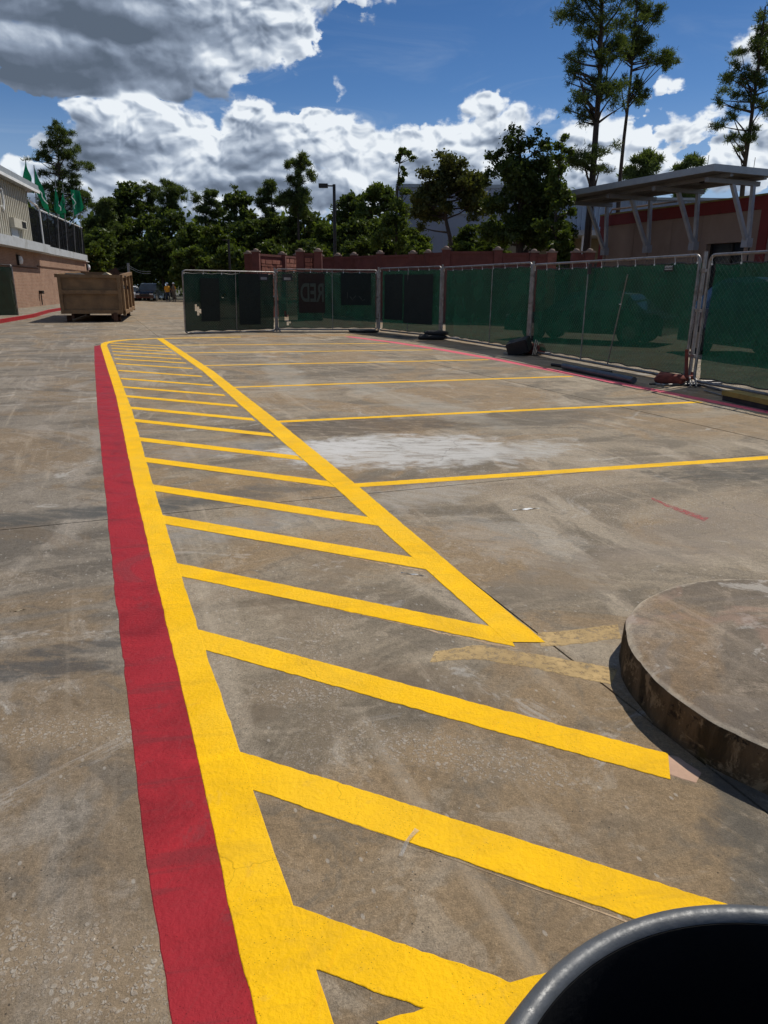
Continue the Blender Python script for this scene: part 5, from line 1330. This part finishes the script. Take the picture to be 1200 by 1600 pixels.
pix_tree(47, 962, [(965, 340), (969, 275), (975, 215), (981, 165), (986, 115), (991, 60), (995, 10), (997, -40)],
    [(1000, 5, 14, 10), (985, -10, 14, 12), (1010, 22, 12, 8), (1022, 22, 12, 9), (1030, 18, 8, 6), (998, 42, 16, 10), (982, 55, 15, 12), (975, 70, 12, 10), (1008, 68, 14, 8), (992, 72, 16, 12), (985, 90, 14, 8), (1010, 90, 16, 9),
     (1035, 88, 13, 10), (1045, 100, 11, 6), (1052, 92, 7, 6), (1025, 100, 10, 6), (965, 90, 10, 8), (998, 128, 9, 10), (994, 145, 12, 12), (1005, 155, 12, 12), (972, 128, 8, 6), (997, -45, 18, 16)],
    'pine', 'slimmer pine just right of the tallest one', 4000, .20, M_pine, .17, 44, sub=4, seed=12)
pix_tree(42, 1155, [(1158, 320), (1163, 262), (1170, 215), (1176, 170), (1182, 125), (1187, 85), (1192, 45), (1196, 10)],
    [(1196, 38, 12, 10), (1190, 55, 14, 10), (1178, 75, 16, 10), (1160, 80, 10, 6), (1195, 90, 14, 14), (1150, 110, 14, 10), (1160, 125, 16, 12), (1136, 128, 14, 9), (1180, 115, 12, 8), (1195, 130, 14, 10), (1160, 145, 14, 9),
     (1125, 160, 9, 7), (1172, 160, 10, 8), (1196, 165, 16, 14), (1142, 175, 10, 9), (1128, 190, 12, 6), (1118, 200, 8, 7), (1150, 212, 12, 8), (1165, 222, 12, 8), (1174, 200, 10, 8), (1160, 232, 8, 5), (1210, 100, 20, 14), (1212, 60, 14, 14), (1205, 10, 12, 14)],
    'pine', 'leaning pine near the right picture edge', 3600, .19, M_pine, .19, 50, sub=4, seed=13)
# tall pine at the left
pix_tree(92, 96, [(96, 420), (95, 380), (94, 330), (93, 280), (91, 240), (89, 205)],
    [(87, 200, 10, 7), (80, 210, 10, 8), (97, 212, 12, 8), (105, 222, 12, 8), (74, 225, 10, 7), (88, 228, 14, 9), (65, 240, 12, 7), (53, 248, 8, 5), (112, 240, 14, 8), (100, 245, 14, 9), (78, 250, 12, 8), (122, 255, 14, 7), (137, 263, 9, 4),
     (85, 268, 14, 8), (68, 272, 8, 6), (108, 270, 14, 8), (96, 290, 18, 9), (118, 285, 12, 6), (76, 292, 12, 9), (130, 302, 12, 7), (112, 305, 16, 10), (90, 312, 18, 12), (138, 315, 8, 10), (70, 318, 12, 12), (120, 325, 16, 10), (100, 335, 20, 12)],
    'pine', 'tall broad pine rising behind the green flags', 7000, .32, M_pine, .34, 60, sub=4, seed=14)
# the round olive tree with visible forks
rngp = np.random.default_rng(4)
cl = []
for k in range(46):
    an = rngp.uniform(-.25, math.pi + .25); rr_ = rngp.uniform(.45, 1.0)
    cl.append((702 + 55 * rr_ * math.cos(an), 325 - 78 * rr_ * math.sin(an) * (.96), 15, 12))
cl += [(655, 330, 14, 14), (660, 355, 10, 12), (690, 315, 14, 12), (715, 300, 14, 10), (745, 330, 14, 12), (700, 330, 10, 12), (752, 300, 12, 14), (650, 310, 12, 14), (665, 290, 12, 10)]
pix_tree(46, 707, [(706, 392), (703, 370), (698, 350), (694, 325), (692, 300), (690, 270)], cl, 'leaf', 'round olive-green tree with an open forked crown before the pale hall', 24000, .19, M_leafo, .22, 50, sub=3, seed=15, name='broadleaf_tree')
# the big dark tree
cl = [(808, 205, 9, 12), (795, 222, 14, 12), (815, 228, 14, 14), (842, 212, 10, 10), (845, 228, 12, 12), (775, 245, 12, 10), (785, 260, 16, 14), (820, 255, 22, 18), (850, 250, 16, 16), (770, 275, 12, 12)]
for k in range(40):
    v = rngp.uniform(255, 385); hw = 36 + (v - 255) * .18; cl.append((818 + rngp.uniform(-1, 1) * hw, v, 19, 15))
pix_tree(40, 812, [(812, 395), (812, 350), (814, 300), (813, 250), (809, 210)], cl, 'leaf', 'big dense dark tree with a double top left of the canopy', 36000, .18, M_leafd, .28, 40, sub=4, seed=16, name='broadleaf_tree')
cl = [(882, 215, 9, 8), (872, 228, 12, 8), (885, 235, 10, 8), (868, 250, 12, 10), (878, 262, 12, 10), (862, 275, 10, 12), (872, 290, 12, 10)]
for k in range(16): cl.append((868 + rngp.uniform(-16, 16), rngp.uniform(290, 385), 12, 11))
pix_tree(37, 868, [(868, 395), (868, 340), (872, 290), (876, 245), (880, 218)], cl, 'leaf', 'slimmer lighter green tree against the right side of the big dark one', 8000, .18, M_leafm, .12, 30, sub=2, seed=17, name='broadleaf_tree')
# spindly tall tree
cl = [(628, 235, 9, 6), (638, 240, 8, 6), (648, 246, 6, 5), (622, 248, 6, 8), (628, 262, 7, 6), (634, 272, 5, 5), (624, 285, 7, 8), (630, 300, 9, 10), (640, 300, 6, 6)]
cl += [(620, 320, 18, 16), (612, 340, 20, 18), (628, 350, 18, 18), (605, 365, 20, 16), (630, 378, 18, 14)]
pix_tree(58, 618, [(619, 395), (620, 340), (621, 300), (623, 265), (628, 238)], cl, 'leaf', 'spindly tall tree with a small tuft of leaves at its top', 6500, .26, M_leafm, .15, 24, sub=2, seed=18, name='broadleaf_tree')
# small pines over the canopy
pix_tree(70, 1005, [(1005, 330), (1006, 290), (1007, 262), (1008, 245)], [(1010, 245, 12, 7), (998, 255, 10, 6), (1018, 255, 10, 6), (988, 266, 10, 6), (1005, 268, 12, 6), (980, 276, 7, 4), (1024, 264, 6, 5), (1000, 285, 14, 8), (1012, 300, 14, 8)], 'pine', 'small pine top showing above the middle of the canopy', 1300, .5, M_pine, .16, 16, seed=19)
pix_tree(75, 1076, [(1075, 350), (1076, 300), (1080, 260), (1084, 250)], [(1085, 248, 8, 5), (1076, 256, 10, 5), (1068, 263, 10, 4), (1090, 255, 6, 4), (1072, 298, 20, 9), (1060, 304, 12, 6), (1085, 304, 12, 6)], 'pine', 'small pine half hidden behind the canopy peak', 1200, .5, M_pine, .16, 16, seed=20)

# background trees, each its own crown; (centre px, top px y, half width px, Y, kind, material, bottom y)
BG = [(22, 300, 34, 100, 'b', M_leafd, 'low dark tree showing behind the press box'),
      (160, 310, 24, 84, 'p', M_pine, 'dark pine between the tall left pine and the wide crowns'),
      (202, 284, 30, 104, 'b', M_leafd, 'wide flat-topped tree, highest on the left of the wood'),
      (236, 284, 22, 106, 'p', M_pine, 'dark pine between the flat-topped tree and the rounded one'),
      (265, 281, 25, 102, 'p', M_pine, 'rounded pine with a side tuft, right of the flat-topped tree'),
      (322, 297, 27, 96, 'p', M_pine, 'light open pine standing alone in a gap of sky'),
      (372, 294, 28, 92, 'b', M_leafd, 'dense black-green tree with a knobbly round top'),
      (424, 280, 24, 90, 'p', M_pine, 'bushy dark pine left of the slender high pine'),
      (545, 293, 24, 84, 'b', M_leafd, 'dark round tree right behind the street lamp'),
      (592, 285, 34, 76, 'b', M_leafm, 'broad leafy tree left of the spindly one'),
      (150, 355, 30, 82, 'b', M_leafm, 'low green tree left above the dumpster'),
      (185, 345, 36, 88, 'b', M_leafd, 'dark low crown above the dumpster'),
      (225, 335, 36, 90, 'b', M_leafd, 'dark low crown above the parked cars'),
      (268, 330, 34, 86, 'b', M_leafd, 'dark low crown left of the thin pole'),
      (305, 350, 30, 80, 'b', M_leafm, 'mid green low crown left above the torn panel'),
      (340, 352, 30, 76, 'b', M_leafy, 'yellow-green bushy tree beside the thin pole'),
      (385, 340, 34, 84, 'b', M_leafd, 'dark low crown right of the thin pole'),
      (430, 330, 34, 82, 'b', M_leafd, 'dark low crown under the bushy pine'),
      (475, 320, 34, 80, 'b', M_leafd, 'dark low crown under the slender high pine'),
      (508, 345, 26, 74, 'b', M_leafm, 'mid green low crown left of the street lamp'),
      (555, 340, 34, 72, 'b', M_leafd, 'dark low crown right of the street lamp'),
      (600, 340, 30, 64, 'b', M_leafd, 'dark low crown under the spindly tree'),
      (645, 352, 22, 60, 'b', M_leafy, 'yellowish low crown left of the round olive tree'),
      (735, 350, 26, 52, 'b', M_leafd, 'dark low crown right of the round olive tree'),
      (770, 340, 24, 50, 'b', M_leafd, 'dark low crown left of the big dark tree'),
      (148, 385, 18, 72, 'b', M_leafy, 'small yellow-green tree at the end of the brick building'),
      (205, 375, 36, 84, 'b', M_leafd, 'dark shrubby mass behind the utility pole'),
      (255, 375, 34, 84, 'b', M_leafd, 'dark shrubby mass behind the two workers'),
      (300, 385, 30, 74, 'b', M_leafm, 'green shrub left behind the torn panel'),
      (360, 385, 30, 70, 'b', M_leafm, 'green shrub behind the torn panel, right of the thin pole'),
      (420, 380, 30, 66, 'b', M_leafd, 'dark shrub behind the stone relief wall'),
      (480, 375, 30, 64, 'b', M_leafd, 'dark shrub behind the projecting wall bay'),
      (507, 388, 14, 58, 'b', M_leafy, 'pale green shrub peeping over the wall by the street lamp'),
      (560, 375, 34, 62, 'b', M_leafd, 'dark shrub behind the long maroon wall'),
      (655, 380, 20, 50, 'b', M_leafm, 'green shrub at the foot of the pale hall'),
      (725, 378, 22, 46, 'b', M_leafm, 'green shrub right of the olive tree trunk'),
      (768, 376, 22, 44, 'b', M_leafm, 'green shrub below the big dark tree, on its left'),
      (880, 360, 14, 36, 'b', M_leafy, 'yellow-green foliage at the foot of the slim tree'),
      (60, 340, 36, 96, 'b', M_leafd, 'dark crown behind the railing and its flags'),
      (110, 350, 30, 92, 'b', M_leafd, 'dark crown behind the last flags'),
      (-60, 320, 60, 110, 'b', M_leafd, 'dark tree far left beyond the press box')]
for i, (u, vt_, hw, Y, k, mt_, lb) in enumerate(BG):
    rg = np.random.default_rng(500 + i); cl = []
    bot = 452
    if k == 'p':
        mid_ = vt_ + (bot - vt_) * .42; nn = 20
        for q in range(nn):
            f = q / nn; v = vt_ + 6 + (mid_ - vt_) * f; ww = hw * (.35 + .75 * math.sin(min(1, f * 1.3 + .12) * math.pi * .6))
            cl.append((u + rg.uniform(-1, 1) * ww * .8, v, rg.uniform(6, 11), rg.uniform(4, 7)))
        tr = [(u + rg.uniform(-2, 2), 440), (u + rg.uniform(-3, 3), (vt_ + 440) / 2), (u, vt_ + 12), (u, vt_ + 3)]
        pix_tree(Y, u, tr, cl, 'pine', lb, 3000, .38, mt_, .26, 26, sub=3, seed=40 + i, group='trees of the wood beyond the lot')
    else:
        nn = int(18 + hw * .7)
        for q in range(nn):
            an = rg.uniform(-.5, math.pi + .5); r1 = rg.uniform(.2, 1) ** .6
            hh = min(70, (bot - vt_) * .62)
            cl.append((u + hw * r1 * math.cos(an) * .85, vt_ + hh * .62 - hh * .55 * r1 * math.sin(an), rg.uniform(7, 12), rg.uniform(5, 9)))
        for q in range(nn // 2):
            v = rg.uniform(vt_ + 40, 440) if vt_ + 40 < 440 else 430
            cl.append((u + rg.uniform(-1, 1) * hw * .8, v, rg.uniform(8, 13), rg.uniform(7, 11)))
        tr = [(u, 442), (u + rg.uniform(-3, 3), vt_ + (bot - vt_) * .5), (u + rg.uniform(-3, 3), vt_ + 14)]
        pix_tree(Y, u, tr, cl, 'leaf', lb, 9000, .30 * Y / 80 + .05, mt_, .24, 22, sub=3, seed=40 + i, group='trees of the wood beyond the lot', name='broadleaf_tree')
# slender high pine
pix_tree(78, 468, [(468, 430), (467, 380), (466, 330), (465, 290), (466, 250)],
    [(470, 247, 9, 5), (458, 252, 8, 5), (480, 256, 8, 5), (450, 258, 6, 4), (470, 262, 11, 5), (485, 272, 8, 5), (452, 282, 8, 5), (468, 276, 10, 5), (462, 290, 10, 5), (488, 280, 6, 3), (475, 300, 12, 6), (455, 303, 12, 7), (468, 315, 14, 9), (482, 312, 8, 5), (450, 320, 14, 10), (475, 330, 16, 12)],
    'pine', 'slender high pine standing out above the middle of the wood', 2600, .4, M_pine, .2, 30, seed=30)
# far wood behind everything, reads as one dark mass
rng = np.random.default_rng(77); C = []
for k in range(150):
    x = rng.uniform(-75, 28); C.append((x, rng.uniform(112, 126), rng.uniform(1, 9.5), rng.uniform(3, 5), 4, rng.uniform(2, 3.4)))
V, Fq = leaves(np.array(C), 22000, 1.2, rng)
wood = np_mesh('far_wood', V, Fq, M_leafd, None, 'stuff'); tag(wood, 'dark mass of far trees closing the view', 'woodland')
